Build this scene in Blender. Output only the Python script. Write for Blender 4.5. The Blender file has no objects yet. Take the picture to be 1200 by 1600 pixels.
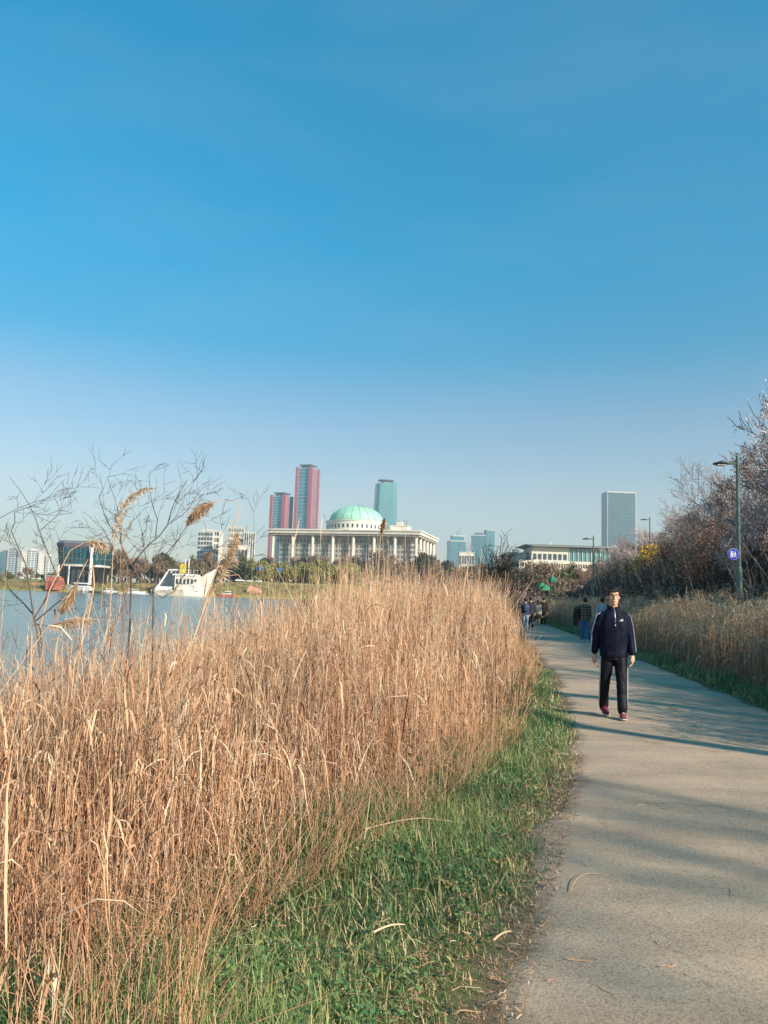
import bpy, bmesh, math, random
import numpy as np
from mathutils import Matrix, Vector
R = math.radians
C = bpy.context.scene.collection
SC = bpy.context.scene

# ------------------------------------------------------------------ camera
F, PITCH, ROLL, EYE = 1200.0, 6.23, 1.9, 1.55
ROT = Matrix.Rotation(R(90 + PITCH), 3, 'X') @ Matrix.Rotation(R(ROLL), 3, 'Z')
cam_d = bpy.data.cameras.new('camera')
cam = bpy.data.objects.new('camera', cam_d)
C.objects.link(cam)
cam.matrix_world = Matrix.Translation((0, 0, EYE)) @ ROT.to_4x4()
cam_d.sensor_fit = 'VERTICAL'
cam_d.sensor_height = 24.0
cam_d.lens = 18.0
cam_d.clip_start = 0.05
cam_d.clip_end = 20000
SC.camera = cam

# ------------------------------------------------------------------ sun, sky, exposure
SUN_DIR = Vector((0.74, -0.67, 0)).normalized()
SUN_EL = R(25)
SUN = Vector((SUN_DIR.x * math.cos(SUN_EL), SUN_DIR.y * math.cos(SUN_EL), math.sin(SUN_EL)))
sd = bpy.data.lights.new('sun', 'SUN')
sd.energy = 4.8
sd.angle = R(0.55)
sd.color = (1.0, 0.84, 0.66)
so = bpy.data.objects.new('sun', sd)
C.objects.link(so)
so.rotation_euler = SUN.to_track_quat('Z', 'Y').to_euler()
so.location = (60, -50, 80)
W = bpy.data.worlds.new('World')
SC.world = W
W.use_nodes = True
nt = W.node_tree
bg = nt.nodes['Background']
sky = nt.nodes.new('ShaderNodeTexSky')
sky.sky_type = 'NISHITA'
sky.sun_disc = False
sky.sun_elevation = SUN_EL
sky.sun_rotation = math.atan2(SUN.x, SUN.y)
sky.air_density = 1.0
sky.dust_density = 0.6
sky.ozone_density = 2.0
# the air's own colour cast: a deep azure overhead, paler and greyer towards the horizon all round
tcw = nt.nodes.new('ShaderNodeTexCoord')
sx = nt.nodes.new('ShaderNodeSeparateXYZ')
nt.links.new(tcw.outputs['Generated'], sx.inputs[0])
cast = nt.nodes.new('ShaderNodeValToRGB')
ce = cast.color_ramp.elements
CAST = [(0.0, (.88, .80, .73)), (.13, (.88, .80, .73)), (.23, (.62, .79, .79)), (.309, (.19, .80, .87)), (.416, (.03, .91, 1.02)), (.63, (.0, 1.06, 1.17))]
ce[0].position, ce[0].color = CAST[0][0], (*[v / 1.5 for v in CAST[0][1]], 1)
ce[1].position, ce[1].color = CAST[-1][0], (*[v / 1.5 for v in CAST[-1][1]], 1)
for p_, c_ in CAST[1:-1]:
    e_ = ce.new(p_)
    e_.color = (*[v / 1.5 for v in c_], 1)
nt.links.new(sx.outputs['Z'], cast.inputs['Fac'])
ml = nt.nodes.new('ShaderNodeVectorMath')
ml.operation = 'MULTIPLY'
nt.links.new(sky.outputs[0], ml.inputs[0])
nt.links.new(cast.outputs['Color'], ml.inputs[1])
sc_ = nt.nodes.new('ShaderNodeVectorMath')
sc_.operation = 'SCALE'
sc_.inputs['Scale'].default_value = 1.5
nt.links.new(ml.outputs[0], sc_.inputs[0])
# a breath of thin high cloud, drawn out sideways, all round the sky
cmap = nt.nodes.new('ShaderNodeMapping')
cmap.inputs['Scale'].default_value = (1.0, 1.0, 5.0)
nt.links.new(tcw.outputs['Generated'], cmap.inputs['Vector'])
cno = nt.nodes.new('ShaderNodeTexNoise')
cno.inputs['Scale'].default_value = 1.6
cno.inputs['Detail'].default_value = 6
cno.inputs['Roughness'].default_value = .6
nt.links.new(cmap.outputs[0], cno.inputs['Vector'])
cmr = nt.nodes.new('ShaderNodeMapRange')
cmr.inputs['From Min'].default_value = .48
cmr.inputs['From Max'].default_value = .8
cmr.inputs['To Max'].default_value = .11
nt.links.new(cno.outputs['Fac'], cmr.inputs['Value'])
cmx = nt.nodes.new('ShaderNodeMix')
cmx.data_type = 'RGBA'
nt.links.new(cmr.outputs[0], cmx.inputs[0])
nt.links.new(sc_.outputs[0], cmx.inputs[6])
cmx.inputs[7].default_value = (2.6, 3.3, 4.0, 1)
nt.links.new(cmx.outputs[2], bg.inputs['Color'])
bg.inputs['Strength'].default_value = 0.1
SC.view_settings.view_transform = 'Standard'
SC.view_settings.look = 'None'
SC.view_settings.exposure = 0.9
SC.view_settings.gamma = 1.0
SC.view_settings.use_curve_mapping = False
SC.cycles.max_bounces = 6
SC.cycles.transparent_max_bounces = 8
SC.cycles.volume_bounces = 0

# ------------------------------------------------------------------ geometry of the view
def ray(px, py):
    v = ROT @ Vector(((px - 600) / F, (800 - py) / F, -1))
    return v
def at(px, py, d):
    v = ray(px, py)
    return Vector((v.x / v.y * d, d, EYE + v.z / v.y * d))
def yh(px):
    return 931 + 0.0332 * (px - 600)
def col(px, d):
    return at(px, yh(px), d).x
def zat(px, py, d):
    return at(px, py, d).z

# ------------------------------------------------------------------ materials
def lin(r, g, b):
    f = lambda c: ((c / 255 + 0.055) / 1.055) ** 2.4 if c > 10 else c / 255 / 12.92
    return (f(r), f(g), f(b))
MATS = {}
def mat(name, c, rough=0.7, c2=None, scale=5.0, metal=0.0, bump=0.0, spec=0.4, detail=4.0, coord='Object'):
    """plain material: base colour c, varied towards c2 by noise"""
    if name in MATS:
        return MATS[name]
    m = bpy.data.materials.new(name)
    m.use_nodes = True
    n, l = m.node_tree.nodes, m.node_tree.links
    b = n['Principled BSDF']
    b.inputs['Roughness'].default_value = rough
    b.inputs['Metallic'].default_value = metal
    b.inputs['Specular IOR Level'].default_value = spec
    c2 = c2 or tuple(x * 0.82 for x in c)
    tc = n.new('ShaderNodeTexCoord')
    nz = n.new('ShaderNodeTexNoise')
    nz.inputs['Scale'].default_value = scale
    nz.inputs['Detail'].default_value = detail
    l.new(tc.outputs[coord], nz.inputs['Vector'])
    rp = n.new('ShaderNodeValToRGB')
    rp.color_ramp.elements[0].position = 0.35
    rp.color_ramp.elements[0].color = (*c2, 1)
    rp.color_ramp.elements[1].position = 0.65
    rp.color_ramp.elements[1].color = (*c, 1)
    l.new(nz.outputs['Fac'], rp.inputs['Fac'])
    l.new(rp.outputs['Color'], b.inputs['Base Color'])
    if bump:
        bp = n.new('ShaderNodeBump')
        bp.inputs['Strength'].default_value = bump
        bp.inputs['Distance'].default_value = 0.05
        l.new(nz.outputs['Fac'], bp.inputs['Height'])
        l.new(bp.outputs['Normal'], b.inputs['Normal'])
    MATS[name] = m
    return m
def mat_ramp(name, stops, rough=0.7, trans=0.0, spec=0.3):
    """material whose base colour follows the mesh's own 'tint' attribute (one value per stalk or leaf)"""
    m = bpy.data.materials.new(name)
    m.use_nodes = True
    n, l = m.node_tree.nodes, m.node_tree.links
    b = n['Principled BSDF']
    b.inputs['Roughness'].default_value = rough
    b.inputs['Specular IOR Level'].default_value = spec
    a = n.new('ShaderNodeAttribute')
    a.attribute_name = 'tint'
    rp = n.new('ShaderNodeValToRGB')
    e = rp.color_ramp.elements
    e[0].position, e[0].color = stops[0][0], (*stops[0][1], 1)
    e[1].position, e[1].color = stops[-1][0], (*stops[-1][1], 1)
    for p, c in stops[1:-1]:
        x = e.new(p)
        x.color = (*c, 1)
    l.new(a.outputs['Fac'], rp.inputs['Fac'])
    l.new(rp.outputs['Color'], b.inputs['Base Color'])
    if trans:
        t = n.new('ShaderNodeBsdfTranslucent')
        l.new(rp.outputs['Color'], t.inputs['Color'])
        mx = n.new('ShaderNodeMixShader')
        mx.inputs[0].default_value = trans
        l.new(b.outputs[0], mx.inputs[1])
        l.new(t.outputs[0], mx.inputs[2])
        l.new(mx.outputs[0], n['Material Output'].inputs['Surface'])
    MATS[name] = m
    return m

# ------------------------------------------------------------------ objects
def tag(o, label=None, cat=None, group=None, kind=None):
    if label: o['label'] = label
    if cat: o['category'] = cat
    if group: o['group'] = group
    if kind: o['kind'] = kind
    return o
def thing(name, label, cat, loc=(0, 0, 0), rz=0.0, group=None):
    o = bpy.data.objects.new(name, None)
    o.empty_display_size = 0.2
    C.objects.link(o)
    o.location = loc
    o.rotation_euler = (0, 0, rz)
    return tag(o, label, cat, group)
def link(name, me, m=None, parent=None):
    o = bpy.data.objects.new(name, me)
    C.objects.link(o)
    if parent: o.parent = parent
    if m is not None and not me.materials:
        me.materials.append(m)
    return o
def copy_tree(o, parent=None):
    c = o.copy()
    C.objects.link(c)
    if parent: c.parent = parent
    for ch in list(o.children):
        copy_tree(ch, c)
    return c
def np_mesh(name, V, Fq, tint=None, smooth=False):
    """fast mesh from arrays: V (n,3), Fq (m,4) quads"""
    me = bpy.data.meshes.new(name)
    V = np.ascontiguousarray(V, dtype=np.float32)
    Fq = np.ascontiguousarray(Fq, dtype=np.int32)
    k = Fq.shape[1]
    me.vertices.add(len(V))
    me.vertices.foreach_set('co', V.ravel())
    me.loops.add(Fq.size)
    me.loops.foreach_set('vertex_index', Fq.ravel())
    me.polygons.add(len(Fq))
    me.polygons.foreach_set('loop_start', np.arange(0, Fq.size, k, dtype=np.int32))
    me.polygons.foreach_set('loop_total', np.full(len(Fq), k, dtype=np.int32))
    if smooth:
        me.polygons.foreach_set('use_smooth', np.ones(len(Fq), dtype=bool))
    me.update(calc_edges=True)
    if tint is not None:
        at_ = me.attributes.new('tint', 'FLOAT', 'POINT')
        at_.data.foreach_set('value', np.ascontiguousarray(tint, dtype=np.float32))
    return me
def tubes(paths, rad, sides=3):
    """paths (N,S,3), rad (N,S) -> V, F, verts per path"""
    N, S, _ = paths.shape
    T = np.gradient(paths, axis=1)
    T /= np.linalg.norm(T, axis=2, keepdims=True) + 1e-9
    T0 = paths[:, -1] - paths[:, 0]
    ref = np.where((np.abs(T0[:, 2:3]) > 0.7 * np.linalg.norm(T0, axis=1, keepdims=True)), np.array([[1., 0, 0]]), np.array([[0, 0, 1.]]))
    A = np.cross(T, np.repeat(ref[:, None, :], S, 1))
    A /= np.linalg.norm(A, axis=2, keepdims=True) + 1e-9
    B = np.cross(T, A)
    ang = np.arange(sides) * 2 * math.pi / sides
    ring = A[:, :, None, :] * np.cos(ang)[None, None, :, None] + B[:, :, None, :] * np.sin(ang)[None, None, :, None]
    V = paths[:, :, None, :] + ring * rad[:, :, None, None]
    idx = np.arange(N * S * sides).reshape(N, S, sides)
    a = idx[:, :-1, :]
    b = idx[:, 1:, :]
    Fq = np.stack([a, np.roll(a, -1, 2), np.roll(b, -1, 2), b], -1).reshape(-1, 4)
    return V.reshape(-1, 3), Fq, S * sides
def ribbons(paths, halfw, side):
    """flat strips: paths (N,S,3), halfw (N,S), side (N,3)"""
    N, S, _ = paths.shape
    off = side[:, None, :] * halfw[:, :, None]
    V = np.stack([paths - off, paths + off], 2)
    idx = np.arange(N * S * 2).reshape(N, S, 2)
    Fq = np.stack([idx[:, :-1, 0], idx[:, :-1, 1], idx[:, 1:, 1], idx[:, 1:, 0]], -1).reshape(-1, 4)
    return V.reshape(-1, 3), Fq, S * 2
def merge(parts):
    """[(V,F,tint)] -> V,F,tint"""
    Vs, Fs, Ts, o = [], [], [], 0
    for V, Fq, t in parts:
        Vs.append(V); Fs.append(Fq + o); Ts.append(t); o += len(V)
    return np.concatenate(Vs), np.concatenate(Fs), np.concatenate(Ts)

class MB:
    """collects simple solids, builds one mesh"""
    def __init__(s):
        s.v, s.f = [], []
    def box(s, x0, x1, y0, y1, z0, z1):
        o = len(s.v)
        s.v += [(x, y, z) for z in (z0, z1) for y in (y0, y1) for x in (x0, x1)]
        s.f += [tuple(o + i for i in q) for q in ((0, 2, 3, 1), (4, 5, 7, 6), (0, 1, 5, 4), (2, 6, 7, 3), (0, 4, 6, 2), (1, 3, 7, 5))]
        return s
    def loft(s, rings, caps=True):
        o = len(s.v)
        n = len(rings[0])
        for r in rings: s.v += [tuple(p) for p in r]
        for k in range(len(rings) - 1):
            for i in range(n):
                j = (i + 1) % n
                s.f.append((o + k * n + i, o + k * n + j, o + (k + 1) * n + j, o + (k + 1) * n + i))
        if caps:
            s.f.append(tuple(o + i for i in reversed(range(n))))
            s.f.append(tuple(o + (len(rings) - 1) * n + i for i in range(n)))
        return s
    def cyl(s, x, y, z0, z1, r0, r1=None, n=16):
        r1 = r0 if r1 is None else r1
        return s.lathe(x, y, [(r0, z0), (r1, z1)], n)
    def lathe(s, x, y, prof, n=24, caps=True):
        return s.loft([[(x + r * math.cos(2 * math.pi * i / n), y + r * math.sin(2 * math.pi * i / n), z) for i in range(n)] for r, z in prof], caps)
    def tube(s, pts, rad, n=8, flat=1.0):
        """round tube along points, radius list or number; rounded ends"""
        pts = [Vector(p) for p in pts]
        if not isinstance(rad, (list, tuple)): rad = [rad] * len(pts)
        t0 = (pts[1] - pts[0]).normalized(); t1 = (pts[-1] - pts[-2]).normalized()
        P = [pts[0] - t0 * rad[0] * .8, pts[0] - t0 * rad[0] * .45] + pts + [pts[-1] + t1 * rad[-1] * .45, pts[-1] + t1 * rad[-1] * .8]
        Q = [rad[0] * .35, rad[0] * .8] + list(rad) + [rad[-1] * .8, rad[-1] * .35]
        d = (pts[-1] - pts[0]).normalized()
        ref = Vector((0, 1, 0)) if abs(d.y) < 0.8 else Vector((1, 0, 0))
        rings = []
        for k, p in enumerate(P):
            t = (P[min(k + 1, len(P) - 1)] - P[max(k - 1, 0)]).normalized()
            a = t.cross(ref).normalized(); b = t.cross(a)
            rings.append([p + a * (Q[k] * math.cos(2 * math.pi * i / n)) + b * (Q[k] * flat * math.sin(2 * math.pi * i / n)) for i in range(n)])
        return s.loft(rings)
    def ball(s, c, rx, ry, rz, n=16, m=10):
        rings = []
        for k in range(m + 1):
            th = math.pi * (0.03 + 0.94 * k / m)
            rings.append([(c[0] + rx * math.sin(th) * math.cos(2 * math.pi * i / n), c[1] + ry * math.sin(th) * math.sin(2 * math.pi * i / n), c[2] - rz * math.cos(th)) for i in range(n)])
        return s.loft(rings)
    def sections(s, secs, n=24, sq=1.0):
        """horizontal elliptical sections: (z, rx, ry, cx, cy)"""
        rings = []
        for z, rx, ry, cx, cy in secs:
            r = []
            for i in range(n):
                a = 2 * math.pi * i / n
                c_, s_ = math.cos(a), math.sin(a)
                r.append((cx + rx * math.copysign(abs(c_) ** sq, c_), cy + ry * math.copysign(abs(s_) ** sq, s_), z))
            rings.append(r)
        return s.loft(rings)
    def prism(s, outline, y0, y1):
        """outline in x,z extruded along y"""
        return s.loft([[(x, y0, z) for x, z in outline], [(x, y1, z) for x, z in outline]])
    def plan(s, outline, z0, z1):
        return s.loft([[(x, y, z0) for x, y in outline], [(x, y, z1) for x, y in outline]])
    def mesh(s, name, smooth=False):
        me = bpy.data.meshes.new(name)
        me.from_pydata(s.v, [], s.f)
        bm = bmesh.new(); bm.from_mesh(me)
        bmesh.ops.recalc_face_normals(bm, faces=bm.faces)
        bm.to_mesh(me); bm.free()
        if smooth:
            for p in me.polygons: p.use_smooth = True
        me.update()
        return me
    def build(s, name, m, parent=None, smooth=False, bevel=0.0):
        o = link(name, s.mesh(name, smooth), m, parent)
        if bevel:
            b = o.modifiers.new('bevel', 'BEVEL'); b.width = bevel; b.segments = 2; b.limit_method = 'ANGLE'
        return o
    def fuse(s, name, m, parent, voxel, smooth=3, lump=0.0):
        """one continuous skin from overlapping solids"""
        o = link(name, s.mesh(name), m, None)
        r = o.modifiers.new('r', 'REMESH'); r.mode = 'VOXEL'; r.voxel_size = voxel; r.use_smooth_shade = True
        if smooth:
            sm = o.modifiers.new('s', 'SMOOTH'); sm.factor = 0.5; sm.iterations = smooth
        dg = bpy.context.evaluated_depsgraph_get()
        me = bpy.data.meshes.new_from_object(o.evaluated_get(dg))
        o.modifiers.clear()
        old = o.data
        o.data = me
        me.name = name
        bpy.data.meshes.remove(old)
        if not me.materials: me.materials.append(m)
        for p in me.polygons: p.use_smooth = True
        if lump:
            nn = len(me.vertices)
            co = np.empty(nn * 3, np.float32); me.vertices.foreach_get('co', co); co = co.reshape(-1, 3)
            no = np.empty(nn * 3, np.float32); me.vertices.foreach_get('normal', no); no = no.reshape(-1, 3)
            w = np.sin(co[:, 2] * 17 + co[:, 0] * 34 + 1.6 * np.sin(co[:, 0] * 13 + co[:, 2] * 9)) * np.sin(co[:, 2] * 11 - co[:, 0] * 23 + co[:, 1] * 17 + 1.3) + 0.4 * np.sin(co[:, 2] * 38 - co[:, 0] * 51 + 2 * np.sin(co[:, 2] * 15))
            co += no * (w * lump)[:, None]
            me.vertices.foreach_set('co', co.ravel()); me.update()
        if parent: o.parent = parent
        return o
# ------------------------------------------------------------------ the lie of the land
LY = [-30, -15, -5, 0, 3, 6.4, 8.9, 15.5, 26, 42, 50, 60, 80, 110]
LX = [-6, -2.6, -1.0, -.25, .45, 1.55, 2.26, 3.6, 5.1, 7.5, 8.4, 8.2, 5.5, 0.5]
RY = [-30, -15, -5, 0, 3, 6.4, 11.7, 21.6, 41, 50, 60, 80, 110]
RX = [-2.6, .8, 2.2, 2.95, 3.6, 4.55, 5.85, 7.2, 9.7, 10.8, 11.0, 8.6, 3.5]
HY = [-30, 0, 11.7, 21.6, 41, 60, 100, 140, 400]          # foot of the hill
HX = [3.5, 7.4, 9.4, 10.6, 12.7, 15.4, 24.5, 34, 110]
SY = [-300, -20, 0, 10, 20, 30, 45, 60, 100, 200, 345]     # near shore of the water
SX = [-20, -7.5, -6.2, -5.6, -4.6, -3.6, -5, -6.5, -11, -22, -36]
EY = [-6, 0, 2, 2.7, 3.5, 4.65, 6.3, 8.8, 16.8, 36, 42, 55]   # path-side edge of the reed bed
EX = [-2.2, -1.4, -.8, -.85, -1.02, -.34, .46, 1.28, 3.1, 6.4, 7.1, 8.0]
WATER_Z = -1.3
ip = np.interp
def wob(x, y, s, seed=0.0):
    return (np.sin(x * s + 1.7 * np.sin(y * s * .73 + seed) + seed) + np.sin(y * s * 1.31 + 1.3 * np.sin(x * s * .61 + 2 * seed) + seed * 3)) * 0.5
def height(x, y):
    x = np.asarray(x, float); y = np.asarray(y, float)
    L = ip(y, LY, LX); Rr = ip(y, RY, RX); S = ip(y, SY, SX); H = ip(y, HY, HX)
    Lt = L - 1.2
    t = (Lt - x) / np.maximum(Lt - S, 0.5)
    left = -1.3 * np.clip(t, 0, None) ** 1.25
    left = np.maximum(left, -2.6)
    left = np.where(y > 60, np.maximum(left, np.where(x > S + 2, -0.9, -2.6)), left)
    d = np.clip(x - H, 0, None)
    hill = np.minimum(0.86 * d, 5.0 + 0.05 * d) * np.clip((170 - y) / 60, 0, 1) * np.clip((y + 45) / 20, 0, 1)
    hill = hill * (1 + 0.12 * wob(x, y, .5, 1.0))
    g = np.where(x < Lt, left, hill)
    verge = np.minimum(np.abs(x - L), np.abs(x - Rr))
    out = (x < L) | (x > Rr)
    g = g + np.where(out, 0.02 * wob(x, y, 2.1, .4) * np.clip(verge, 0, 1) + 0.05 * wob(x, y, .8, 2.4) * np.clip(verge - .5, 0, 1), 0)
    # the far bank
    sh = 345 + 6 * wob(x, y * 0, .03, 1.0)
    top = ip(x, [-400, -130, -90, -70, 2000], [3.0, 2.5, 4.0, 6.0, 6.0])
    bank = ip(np.clip((y - sh) / 28, 0, 1), [0, .12, 1], [-1.5, 0.0, 1.0])
    fb = np.where(bank < 0, bank, bank * top) + np.clip((y - sh - 40) / 60, 0, 1) * 2
    lake = (x < S + 0.01) & (y > 60)
    g = np.where(y >= sh - 1, np.where(x > 60, np.maximum(g, np.minimum(fb, 8)), np.maximum(fb, -2.6)), np.where(lake, np.minimum(g, -2.6), g))
    return g
def hz(x, y):
    return float(height(np.array([x]), np.array([y]))[0])
def graded(parts, lo, hi, k=1.13):
    """coordinates: fine in the given ranges, growing steps outward to lo / hi"""
    a = np.concatenate([np.arange(p0, p1, st) for p0, p1, st in parts])
    up = [a[-1]]; st = parts[-1][2]
    while up[-1] < hi: st *= k; up.append(up[-1] + st)
    dn = [a[0]]; st = parts[0][2]
    while dn[-1] > lo: st *= k; dn.append(dn[-1] - st)
    return np.concatenate([np.array(dn[1:])[::-1], a, np.array(up[1:])])

gx = graded([(-9, 14, .14), (14, 40, .8)], -4200, 4200)
gy = graded([(-8, 1, .5), (1, 15, .14), (15, 60, .5), (60, 335, 9), (335, 420, 2.5)], -400, 4400)
X, Y = np.meshgrid(gx, gy)
Z = height(X, Y)
V = np.stack([X, Y, Z], -1).reshape(-1, 3)
nx, ny = len(gx), len(gy)
I = np.arange(nx * ny).reshape(ny, nx)
Fq = np.stack([I[:-1, :-1], I[:-1, 1:], I[1:, 1:], I[1:, :-1]], -1).reshape(-1, 4)
me = np_mesh('ground', V, Fq, smooth=True)
x, y = V[:, 0], V[:, 1]
Lx, Rx_, Ex, Hx = ip(y, LY, LX), ip(y, RY, RX), ip(y, EY, EX), ip(y, HY, HX)
soil = np.array(lin(118, 104, 84)); green = np.array(lin(104, 104, 66)); litter = np.array(lin(128, 100, 72)); hillc = np.array(lin(92, 80, 60)); fgrass = np.array(lin(150, 142, 84)); town = np.array(lin(128, 124, 112))
colr = np.tile(litter, (len(V), 1))
def put(mask, c): colr[mask] = c
put((x > Ex - .3) & (x < Lx), green)
put((x > Lx - .14) & (x < Rx_ + .15), soil)
put((x > Rx_ + .15) & (x < Rx_ + 1.0), green)
put((x > Hx - 1), hillc)
put((y > 340) & (y < 480), fgrass)
put(y >= 480, town)
ca = me.color_attributes.new('ground_colour', 'FLOAT_COLOR', 'POINT')
ca.data.foreach_set('color', np.concatenate([colr, np.ones((len(V), 1))], 1).astype(np.float32).ravel())
gm = bpy.data.materials.new('ground')
gm.use_nodes = True
n, l = gm.node_tree.nodes, gm.node_tree.links
b = n['Principled BSDF']; b.inputs['Roughness'].default_value = .9; b.inputs['Specular IOR Level'].default_value = .2
a = n.new('ShaderNodeAttribute'); a.attribute_name = 'ground_colour'
tc = n.new('ShaderNodeTexCoord'); nz = n.new('ShaderNodeTexNoise'); nz.inputs['Scale'].default_value = 6; nz.inputs['Detail'].default_value = 9; nz.inputs['Roughness'].default_value = .7
l.new(tc.outputs['Object'], nz.inputs['Vector'])
mr = n.new('ShaderNodeMapRange'); mr.inputs['From Min'].default_value = .3; mr.inputs['From Max'].default_value = .7; mr.inputs['To Min'].default_value = .55; mr.inputs['To Max'].default_value = 1.25
l.new(nz.outputs['Fac'], mr.inputs['Value'])
mx = n.new('ShaderNodeVectorMath'); mx.operation = 'SCALE'
l.new(a.outputs['Color'], mx.inputs[0]); l.new(mr.outputs[0], mx.inputs['Scale'])
l.new(mx.outputs[0], b.inputs['Base Color'])
bp = n.new('ShaderNodeBump'); bp.inputs['Strength'].default_value = .6; bp.inputs['Distance'].default_value = .03
l.new(nz.outputs['Fac'], bp.inputs['Height']); l.new(bp.outputs[0], b.inputs['Normal'])
tag(link('ground', me, gm), kind='structure')

# ---- the path: a trodden sheet with uneven edges
def path_mesh():
    ys = graded([(-12, 1, .4), (1, 16, .1), (16, 60, .3)], -14, 108, 1.02)
    ys = ys[ys < 100]
    nn = 36
    rng = np.random.default_rng(5)
    ws = np.linspace(0, 1, nn)
    el = 0.10 * wob(ys, ys * 0 + 3, 2.3, .3) + .06 * wob(ys, ys * 0, 6.1, 2) + rng.normal(0, .018, len(ys))
    er = 0.09 * wob(ys, ys * 0 + 3, 2.7, 1.3) + .05 * wob(ys, ys * 0, 7.1, 1) + rng.normal(0, .018, len(ys))
    A = ip(ys, LY, LX) - .04 + el; B = ip(ys, RY, RX) + .06 + er
    XX = A[:, None] + (B - A)[:, None] * ws[None, :]
    YY = np.repeat(ys[:, None], nn, 1)
    ZZ = 0.008 + 0.012 * (1 - (2 * ws - 1) ** 4)[None, :] + 0.004 * wob(XX, YY, 1.6, .8)
    ZZ[:, 0] = -.01; ZZ[:, -1] = -.01
    V = np.stack([XX, YY, ZZ], -1).reshape(-1, 3)
    I = np.arange(len(ys) * nn).reshape(len(ys), nn)
    Fq = np.stack([I[:-1, :-1], I[:-1, 1:], I[1:, 1:], I[1:, :-1]], -1).reshape(-1, 4)
    W_ = np.minimum(ws, 1 - ws)[None, :] * (B - A)[:, None]
    return np_mesh('path', V, Fq, W_.ravel(), smooth=True)
pm = bpy.data.materials.new('path_surface')
pm.use_nodes = True
n, l = pm.node_tree.nodes, pm.node_tree.links
b = n['Principled BSDF']; b.inputs['Roughness'].default_value = .88; b.inputs['Specular IOR Level'].default_value = .25
tc = n.new('ShaderNodeTexCoord')
def noise(sc, det, rg=.6, src=None):
    z = n.new('ShaderNodeTexNoise'); z.inputs['Scale'].default_value = sc; z.inputs['Detail'].default_value = det; z.inputs['Roughness'].default_value = rg
    l.new(src or tc.outputs['Object'], z.inputs['Vector']); return z
def ramp(src, stops):
    r = n.new('ShaderNodeValToRGB'); e = r.color_ramp.elements
    e[0].position, e[0].color = stops[0][0], (*stops[0][1], 1); e[1].position, e[1].color = stops[-1][0], (*stops[-1][1], 1)
    for p, c in stops[1:-1]:
        q = e.new(p); q.color = (*c, 1)
    l.new(src, r.inputs['Fac']); return r
def mixc(kind, fac, c1, c2):
    m_ = n.new('ShaderNodeMix'); m_.data_type = 'RGBA'; m_.blend_type = kind
    if isinstance(fac, float): m_.inputs[0].default_value = fac
    else: l.new(fac, m_.inputs[0])
    l.new(c1, m_.inputs[6]); l.new(c2, m_.inputs[7]); return m_.outputs[2]
big = noise(.9, 5)
base = ramp(big.outputs['Fac'], [(.3, lin(174, 158, 141)), (.5, lin(196, 174, 151)), (.72, lin(210, 185, 157))])
grain = noise(70, 4, .85)
gr = ramp(grain.outputs['Fac'], [(.28, (.25, .24, .24)), (.43, (.78, .78, .78)), (.55, (.95, .95, .95)), (.72, (1, 1, 1))])
cl = mixc('MULTIPLY', .9, base.outputs[0], gr.outputs[0])
ag = n.new('ShaderNodeTexVoronoi'); ag.inputs['Scale'].default_value = 85
l.new(tc.outputs['Object'], ag.inputs['Vector'])
agb = n.new('ShaderNodeSeparateColor'); l.new(ag.outputs['Color'], agb.inputs[0])
agr = ramp(agb.outputs[0], [(0, (.5, .49, .47)), (.12, (.78, .77, .75)), (.5, (.97, .97, .97)), (.86, (1.0, 1.0, 1.0)), (1, (1.0, .98, .95))])
cl = mixc('MULTIPLY', .65, cl, agr.outputs[0])
vo = n.new('ShaderNodeTexVoronoi'); vo.inputs['Scale'].default_value = 38; vo.inputs['Randomness'].default_value = 1
l.new(tc.outputs['Object'], vo.inputs['Vector'])
peb = ramp(vo.outputs['Distance'], [(.0, (.45, .43, .42)), (.13, (.62, .6, .58)), (.2, (1, 1, 1))])
pm_ = ramp(noise(7, 3).outputs['Fac'], [(.5, (0, 0, 0)), (.62, (1, 1, 1))])
cl = mixc('MULTIPLY', pm_.outputs[0], cl, peb.outputs[0])
wn = noise(1.3, 3)
wv = n.new('ShaderNodeVectorMath'); wv.operation = 'ADD'
l.new(tc.outputs['Object'], wv.inputs[0]); l.new(wn.outputs['Color'], wv.inputs[1])
cr = n.new('ShaderNodeTexVoronoi'); cr.feature = 'DISTANCE_TO_EDGE'; cr.inputs['Scale'].default_value = .42
l.new(wv.outputs[0], cr.inputs['Vector'])
crk = ramp(cr.outputs['Distance'], [(.0, (.35, .33, .3)), (.006, (.5, .48, .46)), (.012, (1, 1, 1))])
cm = ramp(noise(.6, 2).outputs['Fac'], [(.48, (0, 0, 0)), (.6, (1, 1, 1))])
cmm = n.new('ShaderNodeMath'); cmm.operation = 'MULTIPLY'; cmm.inputs[1].default_value = .55
l.new(cm.outputs[0], cmm.inputs[0])
cl = mixc('MULTIPLY', cmm.outputs[0], cl, crk.outputs[0])
band_n = n.new('ShaderNodeMapping'); band_n.inputs['Scale'].default_value = (.35, 2.2, 1); band_n.inputs['Rotation'].default_value = (0, 0, .25)
l.new(tc.outputs['Object'], band_n.inputs['Vector'])
cross_streaks = ramp(noise(1.1, 4, .6, band_n.outputs[0]).outputs['Fac'], [(.35, (.82, .82, .81)), (.6, (1, 1, 1))])  # slightly darker streaks drawn out across the path
cl = mixc('MULTIPLY', .9, cl, cross_streaks.outputs[0])
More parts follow.
